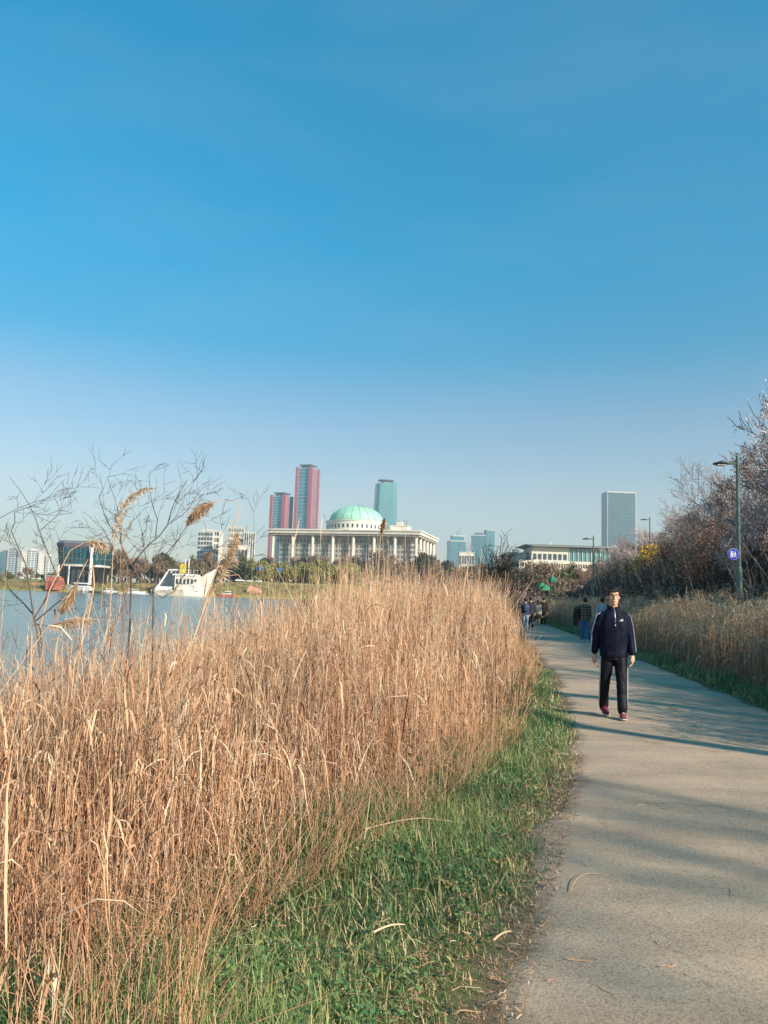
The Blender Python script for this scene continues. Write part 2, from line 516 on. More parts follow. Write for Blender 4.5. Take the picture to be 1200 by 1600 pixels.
# trodden soil and leaf crumbs along the edges
ea = n.new('ShaderNodeAttribute'); ea.attribute_name = 'tint'
en = noise(5, 6, .7)
es = n.new('ShaderNodeMath'); es.operation = 'MULTIPLY_ADD'; es.inputs[1].default_value = .55; es.inputs[2].default_value = -.27
l.new(en.outputs['Fac'], es.inputs[0])
ew = n.new('ShaderNodeMath'); ew.operation = 'ADD'; l.new(ea.outputs['Fac'], ew.inputs[0]); l.new(es.outputs[0], ew.inputs[1])
em = ramp(ew.outputs[0], [(.0, (1, 1, 1)), (.05, (.5, .5, .5)), (.16, (0, 0, 0))])
esoil = ramp(noise(26, 5, .7).outputs['Fac'], [(.3, lin(74, 66, 54)), (.5, lin(112, 100, 80)), (.7, lin(146, 126, 98))])
cl = mixc('MIX', em.outputs[0], cl, esoil.outputs[0])
l.new(cl, b.inputs['Base Color'])
bp = n.new('ShaderNodeBump'); bp.inputs['Strength'].default_value = .7; bp.inputs['Distance'].default_value = .012
l.new(grain.outputs['Fac'], bp.inputs['Height']); l.new(bp.outputs[0], b.inputs['Normal'])
tag(link('path', path_mesh(), pm), kind='structure')

# ---- water
wx = np.array([-4100., -600, -100, -20, 30, 120]); wy = np.array([-390., 0, 100, 345, 420])
XX, YY = np.meshgrid(wx, wy)
V = np.stack([XX, YY, np.full_like(XX, WATER_Z)], -1).reshape(-1, 3)
I = np.arange(V.shape[0]).reshape(len(wy), len(wx))
me = np_mesh('water', V, np.stack([I[:-1, :-1], I[:-1, 1:], I[1:, 1:], I[1:, :-1]], -1).reshape(-1, 4))
wm = bpy.data.materials.new('water')
wm.use_nodes = True
n, l = wm.node_tree.nodes, wm.node_tree.links
b = n['Principled BSDF']
b.inputs['Base Color'].default_value = (*lin(104, 122, 118), 1); b.inputs['Roughness'].default_value = .2; b.inputs['IOR'].default_value = 1.33
tc = n.new('ShaderNodeTexCoord')
mp = n.new('ShaderNodeMapping'); mp.inputs['Scale'].default_value = (1, .7, 1); mp.inputs['Rotation'].default_value = (0, 0, .5)
l.new(tc.outputs['Object'], mp.inputs['Vector'])
z1 = noise(1.4, 4, .6, mp.outputs[0]); z2 = noise(.25, 3, .5, mp.outputs[0])
ad = n.new('ShaderNodeMath'); ad.operation = 'ADD'
l.new(z1.outputs['Fac'], ad.inputs[0]); l.new(z2.outputs['Fac'], ad.inputs[1])
bp = n.new('ShaderNodeBump'); bp.inputs['Strength'].default_value = .4; bp.inputs['Distance'].default_value = .2
l.new(ad.outputs[0], bp.inputs['Height']); l.new(bp.outputs[0], b.inputs['Normal'])
tag(link('water', me, wm), kind='structure')
# ------------------------------------------------------------------ reeds, grass, litter
REED = mat_ramp('dry_reed', [(0, lin(96, 34, 22)), (.06, lin(112, 52, 34)), (.1, lin(112, 84, 66)), (.25, lin(150, 122, 100)), (.38, lin(184, 136, 104)), (.62, lin(216, 170, 134)), (.85, lin(230, 194, 158)), (1, lin(240, 218, 188))], .6, .25, .35)
GRASS = mat_ramp('grass_blade', [(0, lin(56, 98, 66)), (.3, lin(88, 128, 80)), (.6, lin(130, 156, 94)), (.78, lin(172, 174, 108)), (.8, lin(178, 156, 112)), (1, lin(214, 196, 152))], .55, .25, .3)
def sample(rng, n, y0, y1, xf0, xf1, edge_pow=1.0):
    y = y0 + (y1 - y0) * rng.random(n)
    a, b_ = xf0(y), xf1(y)
    u = rng.random(n) ** edge_pow
    return b_ + (a - b_) * u, y
def stalks(rng, x, y, H, r, lean=.09, wild=.12, S=6, sides=3, tint=None, bias=(0, 0)):
    n = len(x)
    az = rng.random(n) * 2 * math.pi
    mag = np.abs(rng.normal(0, lean, n))
    w = rng.random(n) < wild
    mag[w] = rng.uniform(.35, 1.5, w.sum())
    H = np.where(w, H * rng.uniform(.35, .8, n), H)
    t = np.linspace(0, 1, S)
    dx = np.cos(az) * mag + bias[0]; dy = np.sin(az) * mag + bias[1]
    bend = rng.uniform(1.1, 2.4, n)
    tt = t[None, :] ** bend[:, None]
    k = 1 / np.sqrt(1 + (mag ** 2))[:, None]
    z0 = height(x, y) - .03
    paths = np.stack([x[:, None] + dx[:, None] * H[:, None] * tt * k, y[:, None] + dy[:, None] * H[:, None] * tt * k, z0[:, None] + H[:, None] * t[None, :] * np.where(w, rng.uniform(.35, .9, n), 1)[:, None] * k], -1)
    jit = rng.normal(0, .012, paths.shape); jit[:, 0] = 0
    paths = paths + jit
    rad = r[:, None] * (1 - .65 * t[None, :] ** 1.5)
    V, Fq, m = tubes(paths, rad, sides)
    tint = np.clip(rng.normal(.6, .2, n), .08, 1) if tint is None else tint
    return (V, Fq, np.repeat(tint, m)), paths, tint
def leaves(rng, paths, tint, per, ln=(.22, .55), wd=(.004, .008), S=5, red=.05, tmin=.15):
    n0, S0, _ = paths.shape
    n = int(n0 * per)
    i = rng.integers(0, n0, n)
    t = rng.uniform(tmin, .98, n) * (S0 - 1)
    k = np.minimum(t.astype(int), S0 - 2); f = (t - k)[:, None]
    p0 = paths[i, k] * (1 - f) + paths[i, k + 1] * f
    az = rng.random(n) * 2 * math.pi
    d = np.stack([np.cos(az), np.sin(az)], -1)
    L = rng.uniform(*ln, n)
    up = rng.uniform(.0, 1.2, n); droop = rng.uniform(.1, 1.2, n) * np.where(rng.random(n) < .2, 1.7, 1)
    s = np.linspace(0, 1, S)
    hor = L[:, None] * s[None, :] * rng.uniform(.12, .6, n)[:, None]
    ver = L[:, None] * (up[:, None] * s[None, :] - droop[:, None] * s[None, :] ** 2)
    q = np.stack([p0[:, 0:1] + d[:, 0:1] * hor, p0[:, 1:2] + d[:, 1:2] * hor, p0[:, 2:3] + ver], -1)
    q += rng.normal(0, .01, q.shape) * s[None, :, None]
    gz = height(q[..., 0].ravel(), q[..., 1].ravel()).reshape(q.shape[:2]) + .02
    q[..., 2] = np.maximum(q[..., 2], gz)
    w = rng.uniform(*wd, n)[:, None] * np.array([.6, 1, .9, .6, .1])[None, :S]
    sd = np.stack([-d[:, 1], d[:, 0], rng.normal(0, .5, n)], -1)
    sd /= np.linalg.norm(sd, axis=1, keepdims=True)
    V, Fq, m = ribbons(q, w, sd)
    tt = np.clip(tint[i] + rng.normal(.02, .12, n), .08, 1)
    tt[rng.random(n) < red] = rng.uniform(0, .07)
    return V, Fq, np.repeat(tt, m)
ZT_Y = [0, 3.2, 4.5, 7, 12, 18, 24, 30, 40, 60]
ZT_Z = [.85, 1.0, 1.1, 1.28, 1.5, 1.68, 1.75, 1.7, 1.6, 1.6]
TOP_PX = [-400, 0, 100, 200, 300, 400, 500, 560, 620, 700, 760, 800, 840, 1000]
TOP_PY = [1100, 1075, 1055, 1035, 1005, 980, 945, 915, 892, 888, 902, 925, 945, 990]     # how the bed's skyline runs in the view
def left_reeds():
    rng = np.random.default_rng(11)
    parts = []
    E = lambda y: ip(y, EY, EX)
    def wide(k): return lambda y: np.maximum(ip(y, SY, SX) + .3, E(y) - k)
    zones = [(1.6, 4.2, 4.5, 3000, .0030, 6, 3, 3.4), (4.2, 7.5, 6.0, 6200, .0033, 6, 3, 2.8), (7.5, 13, 7.0, 8600, .0040, 5, 3, 1.8), (13, 24, 8.0, 9500, .006, 5, 3, 1.3), (24, 46, 7.5, 8000, .009, 4, 3, 1.0)]
    for y0, y1, wdt, n, r, S, sides, per in zones:
        x, y = sample(rng, n, y0, y1, wide(wdt), E, 1.15)
        front = np.clip((E(y) - x) / 1.1, 0, 1)
        clump = .5 + .5 * wob(x, y, 2.6, 1.1)
        keep = rng.random(n) < (.14 + .86 * np.clip(front * 1.6, 0, 1)) * (.3 + .7 * clump)
        x, y, front, clump = x[keep], y[keep], front[keep], clump[keep]
        zt = ip(y, ZT_Y, ZT_Z)
        px_ = 600 + 1200 * x / y
        zt = np.minimum(zt, EYE - (ip(px_, TOP_PX, TOP_PY) - yh(px_)) / 1200 * y)
        H = np.clip(zt - height(x, y), .35, 2.6)
        H *= np.clip(rng.normal(.92, .17, len(x)), .35, 1.35) * (.62 + .38 * np.clip(front * 1.3, 0, 1)) * (.9 + .16 * clump)
        tall = rng.random(len(x)) < .06
        H[tall] *= rng.uniform(1.15, 1.55, tall.sum())
        rr = r * rng.uniform(.55, 1.25, len(x))
        a, paths, tint = stalks(rng, x, y, H, rr, .12, .19, S, sides, np.clip(rng.normal(.63, .24, len(x)) + .15 * wob(x, y, 1.3, 2.0), .1, 1))
        parts.append(a)
        parts.append(leaves(rng, paths, tint, per, wd=(.0014 + r * .3, .0042 + r * .75), red=.035))
    # pale strays leaning out of the top of the bed
    for y0, y1, n, r in ((2.6, 7, 420, .0026), (7, 16, 520, .004), (16, 32, 420, .007)):
        x, y = sample(rng, n, y0, y1, wide(6), lambda y: E(y) - .5)
        px_ = 600 + 1200 * x / y
        zt = np.minimum(ip(y, ZT_Y, ZT_Z), EYE - (ip(px_, TOP_PX, TOP_PY) - yh(px_)) / 1200 * y)
        H = np.clip(zt - height(x, y), .4, 2.5) * rng.uniform(1.05, 1.4, n)
        a, paths, tint = stalks(rng, x, y, H, r * rng.uniform(.6, 1.1, n), .28, .05, S=6, sides=3, tint=rng.uniform(.75, 1, n), bias=(.06, 0))
        parts.append(a)
        parts.append(leaves(rng, paths, tint, 1.2, ln=(.2, .5), wd=(.002, .004 + r * .4), red=.12, tmin=.5))
    # broken stems and leaf litter low in the bed
    for y0, y1, n in ((1.5, 4.5, 4200), (4.5, 9, 4600), (9, 24, 4200)):
        x, y = sample(rng, n, y0, y1, wide(5), lambda y: E(y) + .3, 1.6)
        a, paths, tint = stalks(rng, x, y, rng.uniform(.25, .8, n), np.full(n, .0022 if y0 < 5 else .0045) * rng.uniform(.6, 1.4, n), .7, .5, 4, 3, np.clip(rng.normal(.5, .2, n), .1, 1))
        parts.append(a)
    V, Fq, t = merge(parts)
    tag(link('reed_bed', np_mesh('reed_bed', V, Fq, t), REED), 'tall dry tan reeds filling the bank between the lake and the path', None, None, 'stuff')
    return len(Fq)
def right_reeds():
    rng = np.random.default_rng(12)
    parts = []
    Rr = lambda y: ip(y, RY, RX)
    for y0, y1, n, r, S, per in ((7, 16, 3600, .0055, 5, 2.6), (16, 30, 5200, .0065, 5, 2.0), (30, 50, 3800, .009, 4, 1.2), (50, 72, 3200, .012, 4, .8)):
        x, y = sample(rng, n, y0, y1, lambda y: Rr(y) + .75, lambda y: Rr(y) + 3.9)
        fr = np.clip((x - Rr(y) - .7) / .9, 0, 1)
        H = (1.62 + .25 * np.clip((18 - y) / 8, 0, 1)) * np.clip(rng.normal(.93, .11, len(x)), .45, 1.2) * (.6 + .4 * fr) * (1 + .1 * wob(x, y, 1.1, .3))
        a, paths, tint = stalks(rng, x, y, H, r * rng.uniform(.6, 1.2, len(x)), .09, .1, S, 3, np.clip(rng.normal(.55, .17, len(x)), .1, 1))
        parts += [a, leaves(rng, paths, tint, per, wd=(.004 + r * .3, .008 + r * .6), red=.01)]
        # pale feathery heads on some stalks
        k = np.where(rng.random(len(x)) < .22)[0]
        tips = paths[k, -1]
        m = len(k) * 9
        i = np.repeat(np.arange(len(k)), 9)
        s = np.linspace(0, 1, 4)
        az = rng.normal(2.6, .8, m)
        L = rng.uniform(.1, .26, m)
        q = tips[i][:, None, :] + np.stack([np.cos(az)[:, None] * L[:, None] * s, np.sin(az)[:, None] * L[:, None] * s, L[:, None] * (.8 * s - 1.0 * s ** 2) + rng.uniform(-.1, .12, m)[:, None]], -1)
        sdv = np.stack([-np.sin(az), np.cos(az), az * 0 + .3], -1)
        Vv, Ff, mm = ribbons(q, np.full((m, 4), .006 + r * .35) * np.array([.6, 1, .8, .2]), sdv)
        parts.append((Vv, Ff, np.repeat(rng.uniform(.8, 1, m), mm)))
    V, Fq, t = merge(parts)
    m = mat_ramp('dry_reed_dull', [(0, lin(100, 54, 42)), (.1, lin(124, 98, 80)), (.35, lin(182, 142, 114)), (.62, lin(212, 174, 140)), (.85, lin(224, 196, 162)), (1, lin(234, 220, 196))], .65, .22, .3)
    tag(link('reed_bed', np_mesh('reed_bed_right', V, Fq, t), m), 'dull tan reeds with pale feathery heads on the right of the path', None, None, 'stuff')
    return len(Fq)
def grass():
    rng = np.random.default_rng(13)
    parts = []
    L = lambda y: ip(y, LY, LX); E = lambda y: ip(y, EY, EX); Rr = lambda y: ip(y, RY, RX)
    zones = [(1.4, 3.6, lambda y: E(y) - 1.3, lambda y: L(y) + .06, 38000, .0022, (.05, .2)), (3.6, 6.5, lambda y: E(y) - .7, lambda y: L(y) + .06, 32000, .0028, (.05, .22)),
             (6.5, 11, lambda y: E(y) - .5, lambda y: L(y) + .06, 18000, .004, (.05, .22)), (11, 22, lambda y: E(y) - .4, L, 9000, .006, (.05, .22)), (22, 46, lambda y: E(y) - .3, L, 5000, .01, (.05, .25)),
             (6, 14, lambda y: Rr(y) + .08, lambda y: Rr(y) + 1.1, 9000, .005, (.06, .3)), (14, 26, lambda y: Rr(y) + .08, lambda y: Rr(y) + 1.2, 8000, .007, (.06, .3)), (26, 58, lambda y: Rr(y) + .05, lambda y: Rr(y) + 1.2, 6500, .012, (.08, .35))]
    for zi, (y0, y1, f0, f1, n, w, hh) in enumerate(zones):
        x, y = sample(rng, n, y0, y1, f0, f1)
        right = zi > 4
        edge = np.clip((L(y) + .06 - x) / .28, 0, 1) if not right else np.clip((x - Rr(y)) / .4, 0, 1)
        patch = .5 + .5 * wob(x, y, 1.7, 3.1)
        keep = rng.random(n) < (.2 + .8 * edge) * (.55 + .45 * patch)
        x, y, edge, patch = x[keep], y[keep], edge[keep], patch[keep]
        n = len(x)
        H = rng.uniform(*hh, n) * (.3 + .7 * np.clip((L(y) - x) / .6, 0, 1) if not right else .4 + .6 * edge) * (.55 + .75 * patch)
        az = rng.random(n) * 2 * math.pi; lean = rng.uniform(.1, 1.3, n)
        s = np.linspace(0, 1, 4)
        z0 = height(x, y)
        q = np.stack([x[:, None] + np.cos(az)[:, None] * (lean * H)[:, None] * s ** 1.6, y[:, None] + np.sin(az)[:, None] * (lean * H)[:, None] * s ** 1.6, z0[:, None] - .01 + H[:, None] * (s * 1.05 - .3 * np.minimum(lean, 1)[:, None] * s ** 2)], -1)
        sd_ = np.stack([-np.sin(az), np.cos(az), rng.normal(0, .2, n)], -1)
        V, Fq, m = ribbons(q, (w * rng.uniform(.6, 1.3, n))[:, None] * np.array([.8, 1, .7, .12]), sd_)
        t = np.clip(rng.normal(.38, .18, n) + .22 * (wob(x, y, 2.3, 1.9)), .0, .77) + (0 if not right else -.1)
        straw = rng.random(n) < (.13 + .2 * (1 - edge) + .2 * (1 - patch))
        t = np.where(straw, rng.uniform(.82, 1, n), np.clip(t, 0, .77))
        parts.append((V, Fq, np.repeat(t, m)))
    # broad-leaved weeds near the camera
    x, y = sample(rng, 3000, 1.6, 7.5, lambda y: E(y) - .6, lambda y: L(y) - .25)
    keep = wob(x, y, 3.1, 4.4) > -.05
    x, y = x[keep], y[keep]; n = len(x) * 4
    x = np.repeat(x, 4) + rng.normal(0, .015, n); y = np.repeat(y, 4) + rng.normal(0, .015, n)
    az = rng.random(n) * 2 * math.pi; Ln = rng.uniform(.014, .036, n); z0 = height(x, y) + rng.uniform(.01, .12, n)
    s = np.array([0, .33, .7, 1.])
    q = np.stack([x[:, None] + np.cos(az)[:, None] * Ln[:, None] * s, y[:, None] + np.sin(az)[:, None] * Ln[:, None] * s, z0[:, None] + Ln[:, None] * (rng.uniform(0, .7, n)[:, None] * s - .5 * s ** 2)], -1)
    V, Fq, m = ribbons(q, Ln[:, None] * .27 * np.array([.3, 1, .85, .1]), np.stack([-np.sin(az), np.cos(az), rng.normal(0, .25, n)], -1))
    parts.append((V, Fq, np.repeat(np.clip(rng.normal(.46, .16, n), 0, .76), m)))
    V, Fq, t = merge(parts)
    tag(link('verge_grass', np_mesh('verge_grass', V, Fq, t), GRASS), 'short green grass and weeds along both edges of the path', None, None, 'stuff')
    # straw and leaf litter
    parts = []
    for f0, f1, y0, y1, n in ((lambda y: E(y) - .6, lambda y: L(y) + .12, 1.5, 9, 2000), (lambda y: E(y) - .3, lambda y: L(y) + .1, 9, 24, 1500), (lambda y: L(y) - .4, lambda y: L(y) + .12, 1.5, 8, 4600), (lambda y: L(y), lambda y: Rr(y), 1.6, 12, 420)):
        x, y = sample(rng, n, y0, y1, f0, f1)
        az = rng.random(n) * math.pi; Ln = rng.uniform(.02, .12, n) * np.where(rng.random(n) < .05, 2.0, 1) * (.3 if n > 4000 else 1)
        s = np.linspace(-.5, .5, 4)
        cur = rng.normal(0, .12, n)
        z = np.maximum(height(x, y), 0.014) + rng.uniform(.002, .05, n) * (x < L(y) - .1) + .008
        q = np.stack([x[:, None] + np.cos(az)[:, None] * Ln[:, None] * s - np.sin(az)[:, None] * (cur * Ln)[:, None] * (s * 2) ** 2, y[:, None] + np.sin(az)[:, None] * Ln[:, None] * s + np.cos(az)[:, None] * (cur * Ln)[:, None] * (s * 2) ** 2, z[:, None] + 0 * s + rng.normal(0, .004, (n, 4))], -1)
        sd_ = np.stack([-np.sin(az), np.cos(az), rng.normal(0, .5, n)], -1)
        V, Fq, m = ribbons(q, (rng.uniform(.0008, .0022, n) * (1 if n > 300 else .8))[:, None] * np.ones(4), sd_)
        parts.append((V, Fq, np.repeat(np.clip(rng.normal(.6 if n < 4000 else .3, .25, n), .1, 1), m)))
    V, Fq, t = merge(parts)
    tag(link('straw_litter', np_mesh('straw_litter', V, Fq, t), REED), 'scattered straw and dead leaf bits on the verge and path edge', None, None, 'stuff')
left_reeds(); right_reeds(); grass()

# ------------------------------------------------------------------ trees and shrubs
BARK = mat('bark', lin(92, 78, 70), .9, lin(58, 48, 44), 9, bump=.5)
BARK_DARK = mat('bark_dark', lin(62, 54, 52), .9, lin(40, 34, 34), 12)
TWIG = mat('twig', lin(158, 142, 136), .9, lin(124, 110, 104), 3)
TWIG_PALE = mat('twig_with_buds', lin(206, 192, 192), .85, lin(166, 150, 148), 2)
TWIG_RED = mat('twig_red', lin(150, 116, 102), .9, lin(118, 90, 80), 3)
def grow(rng, p, d, L, r, lvl, out, kids, spread=.75, up=.18, shrink=.66, S=5, wander=.22):
    pts = [p]; dd = d.copy()
    for k in range(S - 1):
        dd = dd + rng.normal(0, wander * (.5 if lvl == 0 else 1), 3) * .55 + np.array([0, 0, up])
        dd /= np.linalg.norm(dd)
        pts.append(pts[-1] + dd * L / (S - 1))
    pts = np.array(pts)
    rr = r * np.linspace(1, .55 if lvl < len(kids) - 1 else .3, S)
    out.setdefault(lvl, []).append((pts, rr))
    if lvl >= len(kids): return
    for c in range(kids[lvl]):
        t = rng.uniform(.3, 1.0) if lvl else rng.uniform(.38, 1.0)
        if c == 0: t = 1.0
        f = t * (S - 1); i = min(int(f), S - 2)
        q = pts[i] + (pts[i + 1] - pts[i]) * (f - i)
        base = pts[i + 1] - pts[i]; base /= np.linalg.norm(base)
        sp = spread * (.45 if c == 0 else 1)
        nd = base + rng.normal(0, sp, 3)
        nd /= np.linalg.norm(nd)
        grow(rng, q, nd, L * shrink * rng.uniform(.75, 1.2), max(np.interp(t, [0, 1], [rr[0], rr[-1]]) * .68, .0022), lvl + 1, out, kids, spread, up, shrink, S, wander)
def tube_of(out, lv, sides, minr=0.0):
    ps = [x for k in lv for x in out.get(k, [])]
    if not ps: return None
    return tubes(np.array([p for p, _ in ps]), np.maximum(np.array([r_ for _, r_ in ps]), minr), sides)
def buds(rng, out, lv, per, size):
    ps = np.concatenate([p for k in lv for p, _ in out.get(k, [])])
    n = int(len(ps) * per)
    c = ps[rng.integers(0, len(ps), n)] + rng.normal(0, size * 1.5, (n, 3))
    a = rng.normal(0, 1, (n, 3)); a /= np.linalg.norm(a, axis=1, keepdims=True)
    b_ = np.cross(a, rng.normal(0, 1, (n, 3))); b_ /= np.linalg.norm(b_, axis=1, keepdims=True)
    s = size * rng.uniform(.5, 1.4, n)[:, None]
    V = np.stack([c - a * s, c + b_ * s * .6, c + a * s, c - b_ * s * .6], 1).reshape(-1, 3)
    return V, np.arange(4 * n).reshape(n, 4)
def tree_proto(seed, H, r, kids, spread=.75, up=.15, shrink=.64, trunk_share=.34, minr=.006, bark=BARK, twig=TWIG, bud=None, lean=(0, 0), tl=2):
    """meshes of one leafless tree: trunk with limbs, twig crown, buds"""
    rng = np.random.default_rng(seed)
    out = {}
    d = np.array([lean[0], lean[1], 1.0]); d /= np.linalg.norm(d)
    grow(rng, np.array([0, 0, -.15]), d, H * trunk_share, r, 0, out, kids, spread, up, shrink)
    V, Fq, _ = tube_of(out, range(0, tl), 7, minr)
    me_t = np_mesh('trunk', V, Fq, smooth=True); me_t.materials.append(bark)
    V, Fq, _ = tube_of(out, range(tl, len(kids) + 1), 3, minr)
    me_c = np_mesh('crown', V, Fq); me_c.materials.append(twig)
    res = [('trunk', me_t), ('crown', me_c)]
    if bud:
        V, Fq = buds(rng, out, range(len(kids) - 1, len(kids) + 1), bud[0], bud[1])
        me_b = np_mesh('buds', V, Fq); me_b.materials.append(bud[2])
        res.append(('buds', me_b))
    return res
def plant(name, label, cat, proto, loc, rz=0, sc=1.0, group=None, zs=1.0):
    t = thing(name, label, cat, loc, rz, group)
    t.scale = (sc, sc, sc * zs)
    crown = None
    for nm, m_ in proto:
        o = link(nm, m_, None, crown if (nm == 'buds' and crown) else t)
        if nm == 'crown': crown = o
    return t
BUD_PINK = mat('cherry_buds', lin(214, 202, 202), .8, lin(172, 156, 156), 4)
BUD_TAN = mat('dead_leaves', lin(150, 128, 106), .8, lin(116, 98, 82), 4)
LEAF_GREY = mat('leaf_grey_green', lin(96, 104, 84), .7, lin(62, 72, 60), 4)
LEAF_DARK = mat('leaf_dark', lin(54, 64, 50), .75, lin(36, 46, 40), 4)
LEAF_YEL = mat('forsythia_flowers', lin(232, 188, 40), .7, lin(206, 160, 30), 4)
LEAF_WIL = mat('willow_leaf', lin(152, 148, 88), .7, lin(126, 126, 74), .3)
LEAF_OLV = mat('leaf_olive', lin(120, 116, 72), .7, lin(88, 90, 56), .3)

# hillside trees: four kinds of crown, then every tree its own copy
K = [tree_proto(21, 7, .15, [5, 5, 4, 4, 4], .8, .10, .70, .30, .009, BARK, TWIG, (.40, .026, BUD_PINK)),
     tree_proto(22, 7, .17, [5, 4, 5, 4, 4], .9, .06, .70, .26, .009, BARK_DARK, TWIG, (.24, .026, BUD_TAN)),
     tree_proto(23, 6, .12, [6, 5, 4, 4, 3], .7, .16, .70, .26, .009, BARK, TWIG_PALE, (.45, .026, BUD_PINK)),
     tree_proto(24, 6, .13, [5, 5, 5, 4, 3], .85, .08, .70, .28, .009, BARK_DARK, TWIG_RED, (.3, .024, BUD_TAN))]
KH = [max(v.co.z for v in k[1][1].vertices) for k in K]
hill = [  # pixel column, pixel row of the crown's top, distance, kind, label
    (1262, 580, 25, 2, 'tall bare tree with buds half cut off by the right edge'),
    (1196, 625, 30, 1, 'big dark bare tree behind the street lamp at the right edge'),
    (1150, 698, 37, 0, 'budding bare tree rising behind the lamp head'),
    (1112, 748, 40, 1, 'dark twiggy tree left of the lamp pole'),
    (1184, 738, 27, 2, 'smaller pale twigged tree right of the lamp pole'),
    (1082, 775, 47, 0, 'rounded budding tree with pale top on the middle of the slope'),
    (1135, 790, 34, 3, 'low red brown bare tree above the blue sign'),
    (1060, 792, 55, 2, 'pale lilac twigged tree left of the rounded one'),
    (1096, 815, 36, 1, 'low dark bare tree to the right of the yellow bush'),
    (1032, 812, 62, 0, 'budding tree just above the yellow bush'),
    (1008, 815, 70, 2, 'pale twigged tree beside the foot of the glass tower'),
    (1054, 828, 46, 3, 'russet bare tree right of the yellow bush'),
    (982, 824, 80, 0, 'pale budding tree in front of the glass tower'),
    (962, 842, 88, 2, 'lilac grey tree low in front of the glass tower'),
    (940, 858, 96, 1, 'small dark tree at the far low end of the slope'),
    (918, 880, 106, 3, 'last low brown tree of the slope beside the far lamp'),
    (992, 850, 60, 2, 'pale twiggy tree directly left of the yellow bush'),
]
rg = np.random.default_rng(77)
for px, py, d, k, lab in hill:
    x = col(px, d); z0 = hz(x, d)
    top = zat(px, py, d)
    plant('bare_tree', lab, 'tree', K[k], (x, d, z0 - .1), rg.uniform(0, 6.28), max(top - z0, 1.8) / KH[k] * 1.0, 'bare trees on the slope right of the path')
# the same row of trees goes on beside and behind the camera, out of the frame; it shades the path
K.append(tree_proto(25, 7, .14, [4, 4, 3, 3], .8, .1, .70, .3, .010, BARK, TWIG))
KH.append(max(v.co.z for v in K[-1][1][1].vertices))
behind = [(18.5, 10.5, 4, .8), (14.5, 3.0, 4, 1.05), (13.2, .2, 4, .95), (24.5, -14.6, 4, 1.7), (17.5, 5.5, 4, .9), (20, 14.5, 4, 1.0), (22, 18, 4, 1.1)]
for x, y, k, s in behind:
    plant('bare_tree', 'bare tree of the slope outside the right edge of the photo', 'tree', K[k], (x, y, hz(x, y) - .1), rg.uniform(0, 6.28), s * 7.5 / KH[k], 'bare trees beyond the right edge of the photo')

def brush(name, label, n, f, rng, lsize, mats, cluster=.5, kind='stuff', stems=True):
    """a mass of undergrowth: leaf-size faces on short stems"""
    x, y, hgt = f(rng, n)
    z = height(x, y)
    per = 14 if cluster > .5 else 24
    m = n * per
    i = np.repeat(np.arange(n), per)
    u = rng.random(m)
    c = np.stack([x[i] + rng.normal(0, cluster, m), y[i] + rng.normal(0, cluster, m), z[i] + hgt[i] * u ** .8], -1)
    a = rng.normal(0, 1, (m, 3)); a /= np.linalg.norm(a, axis=1, keepdims=True)
    b_ = np.cross(a, rng.normal(0, 1, (m, 3))); b_ /= np.linalg.norm(b_, axis=1, keepdims=True)
    s = (lsize * rng.uniform(.5, 1.5, m) * (.6 + y[i] / 60))[:, None]
    V = np.stack([c - a * s, c + b_ * s * .45, c + a * s, c - b_ * s * .45], 1).reshape(-1, 3)
    me = np_mesh(name, V, np.arange(4 * m).reshape(m, 4))
    for q in mats[1:] and mats: me.materials.append(q)
    if len(mats) == 1: me.materials.append(mats[0])
    mi = np.minimum(((.5 + .5 * wob(c[:, 0], c[:, 1], .35, 2.2)) * len(mats) + rng.normal(0, .45, m)).clip(0, len(mats) - .01).astype(np.int32), len(mats) - 1)
    me.polygons.foreach_set('material_index', mi.astype(np.int32))
    tag(link(name, me), label, None, None, kind)
    if stems:
        k = 1
        j = np.repeat(np.arange(n), k); mm = n * k
        az = rng.random(mm) * 6.28; le = rng.uniform(.1, .7, mm); s4 = np.linspace(0, 1, 4)
        p = np.stack([x[j][:, None] + np.cos(az)[:, None] * (le * hgt[j])[:, None] * s4, y[j][:, None] + np.sin(az)[:, None] * (le * hgt[j])[:, None] * s4, z[j][:, None] + (hgt[j] * rng.uniform(.7, 1.3, mm))[:, None] * s4], -1)
        p += rng.normal(0, .05, p.shape) * s4[None, :, None]
        V, Fq, _ = tubes(p, np.full((mm, 4), .006) * (.6 + y[j] / 40)[:, None] * np.array([1, .8, .6, .3]), 3)
        tag(link(name + '_twigs', np_mesh(name + '_twigs', V, Fq), TWIG), 'bare twigs standing in the undergrowth', None, None, 'stuff')
def slope_pts(rng, n):
    y = rng.uniform(8, 120, n) ** 1.0
    H = ip(y, HY, HX)
    u = rng.random(n) ** 1.3
    x = H - .3 + 10 * u
    return x, y, rng.uniform(.7, 2.1, n) * (1.15 - .4 * u)
brush('undergrowth', 'dark grey green and brown undergrowth covering the slope', 12000, slope_pts, np.random.default_rng(31), .036, [LEAF_DARK, LEAF_GREY, LEAF_DARK, LEAF_DARK, mat('dead_brown_leaf', lin(88, 72, 60), .85, lin(64, 52, 44), 4)], .35)

